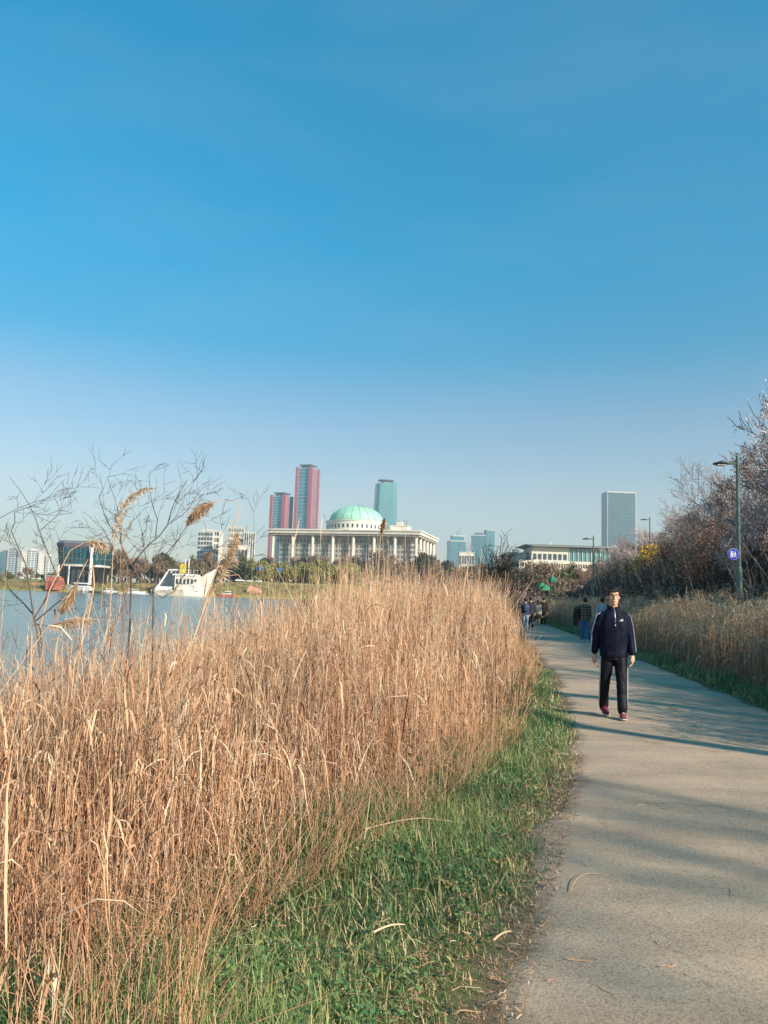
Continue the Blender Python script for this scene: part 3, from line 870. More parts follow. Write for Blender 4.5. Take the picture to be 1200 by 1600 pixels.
def bush_proto(seed, n, r, leaf, lsize, twig=TWIG, ns=40, leafy=1.0, flat=.75):
    """rounded bush: splayed stems plus leaf-size faces in uneven clumps"""
    rng = np.random.default_rng(seed)
    s5 = np.linspace(0, 1, 5)
    az = rng.random(ns) * 6.28; el = rng.uniform(.25, 1.4, ns); L = r * rng.uniform(.6, 1.15, ns)
    d = np.stack([np.cos(az) * np.cos(el), np.sin(az) * np.cos(el), np.sin(el)], -1)
    p = d[:, None, :] * (L[:, None] * s5)[..., None]
    p[..., 2] *= flat * 1.3
    p += rng.normal(0, .05 * r, p.shape) * s5[None, :, None]
    # side twigs
    i = rng.integers(0, ns, ns * 6); k = rng.integers(1, 4, ns * 6)
    q0 = p[i, k]; dd = d[i] + rng.normal(0, .6, (ns * 6, 3)); dd /= np.linalg.norm(dd, axis=1, keepdims=True)
    q = q0[:, None, :] + dd[:, None, :] * (r * rng.uniform(.15, .45, ns * 6)[:, None] * s5)[..., None]
    q[..., 2] = np.maximum(q[..., 2], .02)
    allp = np.concatenate([p, q])
    V, Fq, _ = tubes(allp, np.concatenate([np.full((ns, 5), .014 * r), np.full((ns * 6, 5), .006 * r)]) * np.array([1, .85, .7, .5, .3]), 3)
    me_s = np_mesh('stems', V, Fq); me_s.materials.append(twig)
    res = [('stems', me_s)]
    if n:
        c = q[rng.integers(0, len(q), n), rng.integers(1, 5, n)] + rng.normal(0, .07 * r, (n, 3))
        c[:, 2] = np.maximum(c[:, 2], .02)
        a = rng.normal(0, 1, (n, 3)); a /= np.linalg.norm(a, axis=1, keepdims=True)
        b_ = np.cross(a, rng.normal(0, 1, (n, 3))); b_ /= np.linalg.norm(b_, axis=1, keepdims=True)
        s = lsize * rng.uniform(.5, 1.4, n)[:, None]
        V = np.stack([c - a * s, c + b_ * s * .5, c + a * s, c - b_ * s * .5], 1).reshape(-1, 3)
        me_f = np_mesh('foliage', V, np.arange(4 * n).reshape(n, 4)); me_f.materials.append(leaf)
        res.append(('foliage', me_f))
    return res
EVG = bush_proto(43, 2600, 1.6, LEAF_DARK, .06, BARK_DARK, 40)
for i, (px, d, sc, lab) in enumerate([(905, 82, 1.5, 'dark bush at the far low end of the slope'), (935, 66, 1.3, 'dark bush on the slope just right of the farther lamp'), (962, 54, 1.2, 'dark bush low on the slope left of the yellow bush'), (990, 46, 1.1, 'dark bush at the slope foot below the yellow bush'), (1022, 40, 1.1, 'dark bush behind the reeds right of the man in navy'), (1052, 35, 1.1, 'dark rounded bush left of the russet bush'), (1082, 31, 1.0, 'dark bush at the slope foot under the russet bush'), (1122, 27, 1.0, 'dark bush just left of the round blue sign'), (1172, 24.5, 1.0, 'dark bush at the foot of the nearest lamp'), (1205, 22.5, 1.0, 'dark bush cut off by the right edge')]):
    x = max(col(px, d), float(ip(d, HY, HX)) + .2)
    plant('evergreen_bush', lab, 'bush', EVG, (x, d, hz(x, d) - .1), i * 1.7, sc)
FORS = bush_proto(41, 2600, 1.6, LEAF_YEL, .075)
for px, d, sc, lab in ((1016, 53, 1.0, 'bright yellow flowering bush on the slope under the bare trees'), (1002, 55, .62, 'smaller yellow flowering bush left of the bright yellow one')):
    x = col(px, d)
    plant('flowering_bush', lab, 'bush', FORS, (x, d, hz(x, d) + .35), .5 + d, sc)
RUS = bush_proto(42, 1500, 1.6, mat('russet_leaf', lin(120, 72, 52), .8, lin(88, 52, 42), 3), .06, TWIG_RED)
x = col(1102, 34); plant('russet_bush', 'red brown bush left of the blue sign on the slope', 'bush', RUS, (x, 34, hz(x, 34)), 1.0, 1.1)

# brown thicket of bushes beyond the reeds, left of the path
BR = [bush_proto(51, 700, 1.7, BUD_TAN, .04, TWIG, 60), bush_proto(52, 260, 1.6, BUD_TAN, .04, TWIG_RED, 70), bush_proto(53, 900, 1.5, LEAF_OLV, .04, TWIG, 50)]
def shrub_spot(px):
    return 'below the hall front' if px < 645 else ('below the hall corner' if px < 700 else ('left of the dark leafless tree' if px < 755 else 'under the dark leafless trees'))
for i, (px, py, d, k) in enumerate([(585, 880, 33, 2), (610, 866, 36, 0), (640, 868, 34, 1), (668, 872, 38, 0), (695, 868, 40, 1), (722, 872, 36, 0), (742, 880, 42, 1), (770, 885, 50, 0), (800, 890, 56, 0), (560, 885, 40, 2), (655, 862, 46, 2), (705, 874, 52, 2), (780, 893, 44, 1), (818, 902, 62, 2), (535, 893, 44, 2)]):
    x = col(px, d); z0 = hz(x, d)
    h = zat(px, py, d) - z0
    plant('leafless_shrub', ['leafy brown', 'reddish twiggy', 'olive brown'][k] + ' shrub in the thicket behind the left reeds, ' + shrub_spot(px), 'shrub', BR[k], (x, d, z0 - .05), i * 1.3, max(h, 1.2) / 2.0, 'brown shrubs behind the left reeds')
T_MID = tree_proto(61, 4.5, .085, [5, 5, 5, 3, 2], .85, .07, .70, .30, .008, BARK_DARK, BARK_DARK)
hT = max(v.co.z for v in T_MID[1][1].vertices)
def bare(px, py, d, proto, h0, label, rz=0.0):
    x = col(px, d); z0 = hz(x, d)
    return plant('bare_tree', label, 'tree', proto, (x, d, z0 - .1), rz, (zat(px, py, d) - z0) / h0)
bare(766, 826, 46, T_MID, hT, 'dark leafless tree standing above the reeds left of the path', 0.4)
T_M2 = tree_proto(62, 4, .07, [5, 5, 5, 3, 2], .8, .06, .70, .28, .008, BARK_DARK, BARK_DARK)
h2 = max(v.co.z for v in T_M2[1][1].vertices)
bare(800, 850, 58, T_M2, h2, 'lower dark leafless tree right of the tall one in the reeds', 2.0)
T_V = tree_proto(64, 4, .07, [3, 4, 4, 3], .6, .1, .72, .34, .009, BARK_DARK, BARK_DARK)
h3 = max(v.co.z for v in T_V[1][1].vertices)
bare(866, 886, 66, T_V, h3, 'thin forked leafless tree at the far bend of the path', 1.0)
YG = bush_proto(65, 1300, 2.2, mat('young_leaf', lin(170, 172, 80), .7, lin(140, 150, 70), 2), .10, TWIG, 40, flat=1.0)
x = col(874, 92); plant('leafing_shrub', 'yellow green leafing shrub behind the forked bare tree', 'shrub', YG, (x, 92, hz(x, 92)), 0, 1.15)

# foreground saplings at the water's edge: main limbs set out one by one, twigs grown from them
SAP = mat('sapling_bark', lin(104, 90, 82), .9, lin(76, 66, 62), 12)
def sapling(name, label, d, trunk, limbs, seed, r0, n_tw=5):
    rng = np.random.default_rng(seed)
    base = at(trunk[0][0], trunk[0][1], d)
    base.z = hz(base.x, d) - .05
    t = thing(name, label, 'sapling', base)
    def line(pts, dd0=0.0):
        w = [np.array(at(px, py, d + dd0 * k / max(1, len(pts) - 1))) - np.array(base) for k, (px, py) in enumerate(pts)]
        u = np.linspace(0, len(w) - 1, 9)
        return np.array([w[min(int(q), len(w) - 2)] * (1 - (q - min(int(q), len(w) - 2))) + w[min(int(q), len(w) - 2) + 1] * (q - min(int(q), len(w) - 2)) for q in u])
    tr = line(trunk)
    tr = np.concatenate([[[0, 0, 0]], tr[1:]])
    V, Fq, _ = tubes(tr[None], (r0 * np.linspace(1, .8, 9))[None], 8)
    link('trunk', np_mesh('trunk', V, Fq, smooth=True), SAP, t)
    out = {}
    for li, (pts, dep, rr) in enumerate(limbs):
        p = line(pts, dep)
        p += rng.normal(0, .008, p.shape) * np.linspace(0, 1, 9)[:, None]
        rad = r0 * rr * np.linspace(1, .32, 9)
        V, Fq, _ = tubes(p[None], rad[None], 6)
        o = link('limb', np_mesh('limb', V, Fq, smooth=True), SAP, t)
        sub = {}
        for c in range(n_tw - 1 + len(pts) // 2):
            k = rng.integers(2, 9)
            dv = p[k] - p[k - 1]; dv /= np.linalg.norm(dv)
            dv = dv + rng.normal(0, .7, 3) + np.array([0, 0, .02]); dv /= np.linalg.norm(dv)
            grow(rng, p[k - 1], dv, rng.uniform(.09, .26), max(rad[k] * .5, .0014), 0, sub, [3, 2], .6, .03, .68, 5, .3)
        V, Fq, _ = tube_of(sub, range(0, 3), 3, .0008)
        tag(link('twigs', np_mesh('twigs', V, Fq), SAP, o), kind='stuff')
    return t
sapling('bare_sapling', 'dark leafless sapling with a forked trunk among the left reeds', 6.6, [(197, 1075), (203, 980), (205, 900), (204, 886)],
    [([(204, 888), (225, 858), (243, 842), (262, 820), (270, 790), (282, 762), (292, 752)], .3, .75), ([(243, 842), (246, 812), (236, 780), (233, 752), (238, 733)], -.2, .45), ([(204, 888), (190, 850), (186, 815), (180, 780), (166, 745)], .4, .6),
     ([(190, 850), (166, 812), (155, 775), (163, 762), (158, 742)], -.3, .4), ([(200, 960), (182, 872), (160, 822), (130, 800)], -.5, .4), ([(262, 820), (292, 800), (310, 770), (345, 745)], .3, .4), ([(204, 920), (232, 890), (262, 868), (290, 830), (300, 800)], .5, .5)], 3, .0095)
sapling('bare_sapling', 'thin leafless sapling right of the forked one by the water', 7.0, [(238, 1050), (239, 960), (240, 925)],
    [([(240, 925), (250, 880), (278, 842), (300, 806), (318, 770)], .3, .8), ([(240, 925), (262, 940), (300, 880), (330, 858), (395, 842), (412, 820)], -.2, .6), ([(240, 930), (228, 880), (222, 830), (205, 790)], .2, .6), ([(330, 858), (372, 880), (398, 838), (396, 800), (386, 765)], .2, .35)], 4, .007)
sapling('bare_sapling', 'low leafless sapling with arching branches at the left edge', 6.0, [(66, 1080), (60, 1000), (52, 960)],
    [([(52, 960), (20, 925), (-30, 880)], .2, .7), ([(54, 965), (90, 905), (62, 830), (48, 790), (14, 745)], .3, .7), ([(56, 970), (110, 925), (150, 880), (166, 862)], -.2, .7), ([(62, 830), (95, 800), (82, 770), (110, 762)], .3, .4), ([(52, 960), (40, 880), (18, 830), (24, 800), (60, 786)], -.4, .6), ([(56, 975), (120, 985), (150, 940), (142, 900)], .2, .5), ([(-30, 880), (-10, 815), (35, 790), (108, 768)], .2, .5)], 6, .008)

# tall plumed reeds that stand out above the bed
PLUME = mat_ramp('reed_plume', [(0, lin(150, 116, 92)), (.5, lin(198, 166, 134)), (1, lin(224, 206, 180))], .8, .3)
def plumed(label, d, stem, head, w, tint, seed, n=170, depth=0.0):
    rng = np.random.default_rng(seed)
    n = int(n * 1.7); w = w * d / 3.5
    base = at(stem[0][0], stem[0][1], d); base.z = hz(base.x, d) - .03
    t = thing('plumed_reed', label, 'reed', base)
    def line(pts, m):
        wv = np.array([np.array(at(px, py, d)) - np.array(base) for px, py in pts])
        u = np.linspace(0, len(wv) - 1, m)
        return np.stack([np.interp(u, np.arange(len(wv)), wv[:, c]) for c in range(3)], -1)
    p = line(stem + head[:1], 9); p[0] = 0
    V, Fq, _ = tubes(p[None], np.linspace(.0058, .003, 9)[None], 5)
    link('stem', np_mesh('stem', V, Fq, np.full(len(V), .7), True), REED, t)
    h = line(head, 40)
    V, Fq, _ = tubes(h[None], np.linspace(.002, .001, 40)[None], 4)
    k = rng.integers(0, 36, n)
    dr = h[np.minimum(k + 3, 39)] - h[k]; dr /= np.linalg.norm(dr, axis=1, keepdims=True)
    dv = dr * .9 + rng.normal(0, .5, (n, 3)) + np.array([.1, 0, -.15])
    dv /= np.linalg.norm(dv, axis=1, keepdims=True)
    env = np.sin(np.pi * (k / 36) ** .7) * .8 + .3
    L = w * env * rng.uniform(.5, 1.2, n)
    s = np.linspace(0, 1, 4)
    q = h[k][:, None, :] + dv[:, None, :] * (L[:, None] * s)[..., None]
    q[..., 2] -= (.35 * L[:, None] * s ** 2)
    sdv = np.cross(dv, rng.normal(0, 1, (n, 3))); sdv /= np.linalg.norm(sdv, axis=1, keepdims=True)
    V2, F2, m = ribbons(q, np.full((n, 4), .00042 * d) * np.array([.8, 1, .9, .3]), sdv)
    Vm, Fm, tm = merge([(V, Fq, np.full(len(V), tint)), (V2, F2, np.repeat(np.clip(rng.normal(tint, .15, n), 0, 1), m))])
    link('plume', np_mesh('plume', Vm, Fm, tm), PLUME, t)
plumed('reed with a dense brown plume bent to the left, above the ship', 6.0, [(262, 1150), (300, 1000), (352, 850), (376, 795), (362, 778), (340, 784)], [(333, 785), (318, 790), (302, 802), (290, 822)], .045, .3, 1, 420)
plumed('reed with a slack beige plume arching right over the forked sapling', 6.3, [(165, 1150), (172, 960), (176, 870)], [(178, 852), (184, 812), (198, 780), (222, 764), (246, 762)], .045, .85, 2, 240)
plumed('reed with a wide hazy tan plume leaning before the office blocks', 5.6, [(286, 1150), (300, 1020), (330, 930)], [(338, 915), (352, 880), (366, 850), (372, 826)], .06, .8, 3, 360)
plumed('reed with a short brown plume drooping over the water at left', 5.2, [(60, 1180), (130, 1010), (150, 900), (140, 868), (122, 905)], [(121, 912), (112, 928), (102, 942), (92, 956)], .05, .45, 4, 260)
plumed('reed with a long pale plume lying level over the water at left', 5.0, [(30, 1180), (52, 1010), (70, 985)], [(76, 980), (100, 972), (130, 968), (158, 968)], .05, .75, 5, 240)
plumed('single tall reed with a small brown seed head before the dome', 8.5, [(578, 1080), (588, 930), (594, 850)], [(595, 834), (598, 822), (601, 808)], .024, .3, 6, 260)
plumed('reed with a thin pale plume arching beside the dark glass building', 6.0, [(20, 1150), (78, 920), (110, 860), (128, 850)], [(132, 847), (146, 846), (160, 851), (168, 860)], .05, .8, 7, 160)

# dry stalks lying on the path and the verge
def lying(label, pts, r, tint, lift=.012):
    w = [at(px, py, (EYE - .02) * 1200 / (py - yh(px))) for px, py in pts]
    base = w[0].copy()
    p = np.array([(q.x - base.x, q.y - base.y, 0) for q in w])
    u = np.linspace(0, len(p) - 1, 12)
    p = np.stack([np.interp(u, np.arange(len(p)), p[:, c]) for c in range(3)], -1)
    p[:, 2] = lift + .012 * np.sin(np.linspace(0, math.pi, 12))
    V, Fq, _ = tubes(p[None], (r * np.linspace(1, .5, 12))[None], 5)
    o = link('dry_stalk', np_mesh('dry_stalk', V, Fq, np.full(len(V), tint), True), REED)
    o.location = (base.x, base.y, max(hz(base.x, base.y), .012))
    tag(o, label, 'dry stalk')
lying('curved pale dry stalk lying alone on the path', [(892, 1371), (897, 1361), (904, 1353), (918, 1348), (936, 1347), (952, 1349)], .0022, .75)
lying('thick pale reed piece lying at the edge of the grass', [(771, 1446), (785, 1440), (799, 1433)], .006, .85, .03)
lying('long pale dry stalk lying across the green verge', [(570, 1302), (620, 1292), (660, 1287), (706, 1290)], .006, .9, .10)
lying('curved reddish dry leaf stalk on the green verge', [(624, 1316), (640, 1322), (648, 1336), (653, 1352)], .008, .3, .08)
lying('broken pale stalk on the grass close to the camera', [(584, 1444), (610, 1438), (632, 1433)], .006, .9, .06)
# ------------------------------------------------------------------ far bank: buildings
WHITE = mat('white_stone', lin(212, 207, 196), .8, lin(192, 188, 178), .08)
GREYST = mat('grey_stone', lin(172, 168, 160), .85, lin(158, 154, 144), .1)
CONC = mat('concrete', lin(196, 194, 188), .85, lin(176, 176, 172), .1)
DKWIN = mat('dark_window', lin(62, 78, 88), .25, lin(48, 62, 72), .2, spec=.6)
COPPER = mat('green_copper', lin(158, 202, 182), .7, lin(144, 190, 172), .12)
SEAM = mat('copper_seam', lin(110, 176, 152), .6)
GLASS_T = mat('teal_glass', lin(70, 134, 150), .18, lin(58, 118, 136), .03, spec=.7)
GLASS_G = mat('green_glass', lin(74, 130, 138), .22, lin(64, 118, 126), .04, spec=.7)
GLASS_B = mat('blue_grey_glass', lin(92, 120, 134), .2, lin(80, 108, 122), .05, spec=.6)
REDF = mat('red_frame', lin(164, 92, 98), .65, lin(150, 84, 90), .05)
BAND = mat('pale_band', lin(176, 196, 206), .5)
STEEL = mat('grey_metal', lin(112, 122, 128), .5, metal=.2)
HALLW = mat('hall_window', lin(104, 112, 116), .3, lin(92, 100, 104), .2)
DKGREY = mat('dark_grey', lin(66, 70, 74), .6)
WPAINT = mat('white_paint', lin(228, 230, 230), .45)
BEIGE = mat('beige_wall', lin(200, 190, 172), .8, lin(186, 176, 160), .1)

def win_mesh(w, h, d=.15):
    return MB().box(-w / 2, w / 2, -d, d, -h / 2, h / 2).mesh('window')

# --- domed assembly hall: origin at its near roof corner, x runs along the front
c = at(657, 829, 600); lf = at(418, 826, 631)
yaw = math.atan2(c.y - lf.y, c.x - lf.x)
LEN = math.hypot(c.x - lf.x, c.y - lf.y); DEP = 82
gz = 7.0
hall = thing('assembly_hall', 'wide stone hall with tall white columns and a pale green dome', 'hall', (c.x, c.y, gz), yaw)
rt = c.z - gz
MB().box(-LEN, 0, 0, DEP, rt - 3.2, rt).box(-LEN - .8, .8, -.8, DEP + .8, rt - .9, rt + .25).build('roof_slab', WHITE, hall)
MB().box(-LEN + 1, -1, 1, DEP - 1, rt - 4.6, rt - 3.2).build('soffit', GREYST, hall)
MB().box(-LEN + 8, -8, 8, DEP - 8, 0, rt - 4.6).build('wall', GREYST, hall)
MB().box(-LEN - 3, 3, -3, DEP + 3, 0, 4.5).build('podium', WHITE, hall)
pitch = (LEN - 8) / 7
cm_ = MB().lathe(0, 0, [(1.75, 4.5), (1.75, 5.5), (1.4, 6), (1.3, rt - 6.2), (1.8, rt - 5.2), (1.8, rt - 4.6)], 8).mesh('column', False)
for i in range(8):
    o = link('column', cm_, WHITE, hall); o.location = (-4 - i * pitch, 3.6, 0)
for i in range(1, 6):
    o = link('column', cm_, WHITE, hall); o.location = (-3.6, 3.6 + i * (DEP - 7) / 5, 0)
wm_ = win_mesh(1.5, 2.4, .12)
for i in range(7):
    w = MB()
    for a in range(5):
        for r_ in range(8):
            x = -4 - (i + (a + .75) / 5.5) * pitch; z = 9 + r_ * (rt - 15) / 8
            w.box(x - .85, x + .85, 7.85, 8.1, z, z + 2.3)
    o = w.build('window_bay', HALLW, hall); o['kind'] = 'stuff'
for i in range(5):
    w = MB()
    for a in range(5):
        for r_ in range(8):
            y = 3.6 + (i + (a + .75) / 5.5) * (DEP - 7) / 5; z = 9 + r_ * (rt - 15) / 8
            w.box(-8.1, -7.85, y - .85, y + .85, z, z + 2.3)
    o = w.build('window_bay', HALLW, hall); o['kind'] = 'stuff'
dc = at(557, 817, 652)
loc = Matrix.Rotation(-yaw, 3, 'Z') @ (dc - Vector((c.x, c.y, gz)))
dx, dy, dz = loc
drum = MB().lathe(dx, dy, [(25.4, rt), (25.4, dz - .6), (26, dz - .4), (26, dz + .3), (23, dz + .35)], 64).build('drum', WHITE, hall)
prof = [(22.9 * math.cos(a), dz + .3 + (zat(557, 791, 652) - dc.z) * math.sin(a)) for a in np.linspace(0, math.pi / 2 * .99, 14)]
dome = MB().lathe(dx, dy, prof, 64).build('dome', COPPER, hall, smooth=True)
for i in range(20):
    a = 2 * math.pi * (i + .3) / 20
    MB().tube([(dx + (r_ + .05) * math.cos(a), dy + (r_ + .05) * math.sin(a), z + .03) for r_, z in prof[:-1]], .22, 5).build('dome_seam', SEAM, dome)
for i in range(40):
    a = 2 * math.pi * i / 40
    o = link('window', wm_, DKWIN, drum); o.location = (dx + 25.4 * math.cos(a), dy + 25.4 * math.sin(a), rt + (dz - rt) * .5)
    o.rotation_euler = (0, 0, a + math.pi / 2); o.scale = (1, 1, 1.3)
bx = Matrix.Rotation(-yaw, 3, 'Z') @ (at(618, 822, 640) - Vector((c.x, c.y, gz)))
hb = zat(618, 812, 640) - gz - rt
MB().box(bx.x - 7.5, bx.x + 7.5, 46, 62, rt + .25, rt + hb * .68).box(bx.x - 3, bx.x + 1.5, 50, 58, rt + hb * .68, rt + hb).box(bx.x - 8, bx.x + 8, 45.6, 62.4, rt + hb * .62, rt + hb * .68).build('roof_house', WHITE, hall)
for k in (-1.5, 3.4, 5.6):
    MB().cyl(bx.x + k, 52, rt + hb * .68, rt + hb * 1.15, .25, n=6).build('vent_pipe', STEEL, hall)

# --- towers
def tower(name, label, cornerpx, toppx_y, d, w, dep, ang, glass, band_m, nb, gz=8.0, red=False, band_t=.9, base_h=None, side=None):
    """box tower whose near corner stands at column cornerpx; faces run back from it"""
    x = col(cornerpx, d); H = zat(cornerpx, toppx_y, d) - gz
    t = thing(name, label, 'tower', (x, d, gz), ang)
    MB().box(-w, 0, 0, dep, 0, H).build('glass_wall', glass, t)
    if nb:
        st = H / nb
        me = MB().box(-w - .4, .4, -.4, dep + .4, -band_t / 2, band_t / 2).mesh('floor_band')
        for i in range(1, nb + 1):
            o = link('floor_band', me, band_m, t); o.location = (0, 0, i * st - (0 if i < nb else band_t / 2))
    return t, H
for px, py, lab, ww in ((478.5, 731, 'tallest tower with red corner columns and blue glass floors', 38), (438, 775, 'shorter red edged tower left of the tallest one', 35)):
    d = 1860
    t, H = tower('red_framed_tower', lab, px, py, d, ww, ww, R(-21), GLASS_T, BAND, 34, 8)
    t['group'] = 'towers with red corner columns'
    cw = 3.6
    for (cx, cy, s_) in ((0, 0, 1.35), (-ww, 0, 1), (0, ww, 1), (-ww, ww, 1)):
        MB().box(cx - cw * s_, cx + cw * s_, cy - cw * s_, cy + cw * s_, 0, H + 3).build('corner_column', REDF, t)
    for k in range(1, 5):
        MB().box(-.1, 1.0, ww * k / 5 - 1.1, ww * k / 5 + 1.1, 0, H - 2).build('red_mullion', REDF, t)
    if px == 480:
        for k in (1.0, .72, .22):
            MB().box(-11, -2, -1.2, 0, H * k - 9, H * k - 3).build('red_panel', REDF, t)
    MB().box(-ww * .82, -ww * .14, ww * .12, ww * .85, H, H + 6).build('roof_block', GLASS_B, t)
    MB().box(-ww * .92, -ww * .04, 0.02 * ww, ww * .95, H + 8, H + 10).build('crown_plate', STEEL, t)
    for sx in (-.86, -.1):
        for sy in (.08, .88):
            MB().box(ww * sx - .8, ww * sx + .8, ww * sy - .8, ww * sy + .8, H + 6, H + 8).build('crown_post', STEEL, t)

# --- curved glass tower behind the dome
d = 1890
x0, x1 = col(578, d), col(616.5, d); wd = x1 - x0
zt = zat(600, 757, d) - 8
t = thing('curved_glass_tower', 'teal glass tower with rounded corners and a dark crown behind the dome', 'tower', ((x0 + x1) / 2, d, 8), R(14))
def rrect(w, dp, r_, n=6):
    o = []
    for cx, cy, a0 in ((w / 2 - r_, dp / 2 - r_, 0), (-w / 2 + r_, dp / 2 - r_, 90), (-w / 2 + r_, -dp / 2 + r_, 180), (w / 2 - r_, -dp / 2 + r_, 270)):
        o += [(cx + r_ * math.cos(R(a0 + 90 * k / n)), cy + r_ * math.sin(R(a0 + 90 * k / n))) for k in range(n + 1)]
    return o
rings = []
for k, s in ((0, 1.0), (.45, .985), (.8, .93), (1.0, .86)):
    rings.append([(x * s, y * s, zt * k + (4 if k == 1 and x > 0 else 0)) for x, y in rrect(wd * .93, 44, 9)])
MB().loft(rings).build('glass_wall', GLASS_G, t, smooth=False)
for i in range(1, 40):
    k = i / 40; s = np.interp(k, [0, .45, .8, 1], [1.0, .985, .93, .86]) + .002
    MB().plan([(x * s, y * s) for x, y in rrect(wd * .93, 44, 9)], zt * k - .35, zt * k + .35).build('floor_band', GLASS_B, t)
MB().box(-9, 9, -9, 9, zt, zt + 8).build('roof_block', STEEL, t)
MB().plan([(20 * math.cos(a), 15 * math.sin(a)) for a in np.linspace(0, 2 * math.pi, 24, endpoint=False)], zt + 8, zt + 10.5).build('crown_plate', DKGREY, t)

# --- tall glass slab on the right
t, H = tower('glass_office_tower', 'tall teal glass slab tower rising behind the low modern building', 993.5, 771, 1690, 63, 40, R(2), mat('slate_glass', lin(62, 104, 116), .3, lin(54, 92, 104), .04, spec=.5), mat('tower_band', lin(72, 90, 100), .5), 26, 8, band_t=3.0)
MB().box(-63.8, .8, -.8, 40.8, H, H + 2.6).build('roof_parapet', CONC, t)
MB().box(-.6, .6, -.6, 40, 0, H).build('corner_fin', CONC, t)
MB().box(-63.6, -62.6, -.6, 40, 0, H).build('corner_fin', CONC, t)

# --- smaller blocks
def block(label, px0, px1, py, d, dep, wall, nf, nw, ang=0, gz=6, wmat=DKWIN, cat='building', group=None, cap=0):
    x0, x1 = col(px0, d), col(px1, d); w = x1 - x0
    H = zat((px0 + px1) / 2, py, d) - gz
    t = thing('office_block', label, cat, ((x0 + x1) / 2, d, gz), ang, group)
    MB().box(-w / 2, w / 2, 0, dep, 0, H).build('wall', wall, t)
    fh = H / nf
    me = MB().box(-w / nw * .36, w / nw * .36, -.25, .3, -fh * .3, fh * .3).mesh('window')
    if nf * nw <= 160:
        for i in range(nf):
            for j in range(nw):
                o = link('window', me, wmat, t); o.location = (-w / 2 + w * (j + .5) / nw, 0, fh * (i + .5))
    MB().box(-w / 2 - .4, w / 2 + .4, -.4, dep + .4, H, H + 1.2).build('roof_parapet', CONC, t)
    if cap:
        MB().box(-w * .3, w * .3, dep * .2, dep * .8, H + 1.2, H + 1.2 + cap).build('roof_house', wall, t)
    return t, w, H
block('grey office block with even window rows, left of the red towers', 304, 328, 831, 1000, 20, CONC, 12, 5, R(-6), cap=3)
block('pale narrow block joined right of the grey office block', 328.5, 338, 829, 1006, 18, WHITE, 9, 2, R(-4))
block('beige block behind the tan plume', 352, 376, 824, 950, 18, BEIGE, 11, 6, R(3), wmat=GLASS_B)
t, w, H = block('dark glazed block with white upright fins beside the beige block', 377, 394, 833, 920, 22, GLASS_B, 7, 4, R(14))
for k in range(6):
    MB().box(-w / 2 + w * k / 5 - .4, -w / 2 + w * k / 5 + .4, -.9, -.2, 0, H).build('fin', WHITE, t)
t, w, H = block('low white block with a tall portal in front of the fins', 368, 384, 853, 860, 14, WHITE, 2, 3)
MB().box(-w * .1, w * .3, -1.2, -.2, 0, H * .7).build('portal', DKGREY, t)
block('stepped grey glass block right of the domed hall', 701, 727, 846, 1150, 30, GLASS_B, 14, 6, R(4), wmat=GLASS_T, cap=0)
t, w, H = block('upper storeys set back on the stepped block', 705, 723, 838, 1160, 22, GLASS_T, 16, 4, R(4), wmat=GLASS_B)
MB().cyl(0, 10, H, H + 9, .5, n=6).build('mast', STEEL, t)
MB().cyl(4, 10, H, H + 16, .3, n=6).build('mast', STEEL, t)
block('grey green office block behind the leafless tree', 735, 757, 837, 1250, 26, GLASS_B, 15, 5, R(-5), wmat=GLASS_G, cap=4)
block('slim teal tower right of the grey green block', 758, 771.5, 829, 1400, 20, GLASS_T, 18, 3, R(6), wmat=GLASS_B, cap=0)
block('low pale block between the hall and the leafless tree', 716, 740, 864, 900, 14, WHITE, 3, 6)
block('white low block left of the low modern building', 786, 812, 868, 800, 14, CONC, 3, 6)
for i, (a, b_, py, lab) in enumerate([(-6, 5, 862, 'grey apartment slab cut by the left edge'), (7, 22, 859, 'wide grey blue apartment slab at far left'), (24, 29, 861, 'thin white apartment slab right of the grey blue one'), (30, 39, 860, 'bright white apartment slab far left'), (41, 55, 860, 'wide white apartment slab with grey side'), (57, 67, 863, 'lower white apartment slab beside the wide one'), (69, 79, 869, 'lowest apartment slab nearest the dark glass building')]):
    block(lab, a, b_, py, 1900, 22, WHITE if i not in (0, 1) else GLASS_B, 14, max(2, int((b_ - a) / 4)), R(-8 + 5 * i), cat='apartment block', group='apartment slabs at far left', wmat=CONC if i % 2 else GLASS_B, cap=3)

# --- low modern building on the right
d = 450
xl, xr = col(819, d), col(985, d); L_ = xr - xl
g0 = 7
zz = lambda py, px=850: zat(px, py, d) - g0
t = thing('modern_library', 'low white and teal glass building under a thin flat roof', 'building', (xl, d, g0), 0)
zr, zu, zm, zb = zz(855), zz(876.5), zz(887), zz(897)
sl = math.tan(R(0))
MB().prism([(-.5, zr + 1.2), (5, zr + .1), (L_, zr + .4), (L_, zr + 1.4), (22, zr + 1.5), (2, zr + 1.3)], -4, 30).build('roof', STEEL, t)
MB().box(4, 26, 0, 26, zu, zr).build('wall', WHITE, t)
gl = MB().box(26, L_ - 2, .2, 26, zu, zr - .2).build('glass_wall', GLASS_G, t)
n_w = 7
for i in range(n_w):
    MB().box(5 + i * 2.95, 6.9 + i * 2.95, -.25, .4, zu + .8, zu + 4.2).build('window', DKWIN, t)
for i in range(13):
    MB().box(26 + i * 2.6 - .15, 26 + i * 2.6 + .15, -.35, .2, zu, zr).build('mullion', WHITE, gl)
for px, hh in ((860, 846),):
    MB().box(15, 15.9, 2, 3, zr, zz(847)).build('chimney', WHITE, t)
MB().box(-4.5, L_, -5, 25, zu - 1.6, zu).build('terrace_edge', WHITE, t)
MB().box(-4, L_, -4.2, 25, zm, zu - 1.6).build('lower_wall', DKGREY, t)
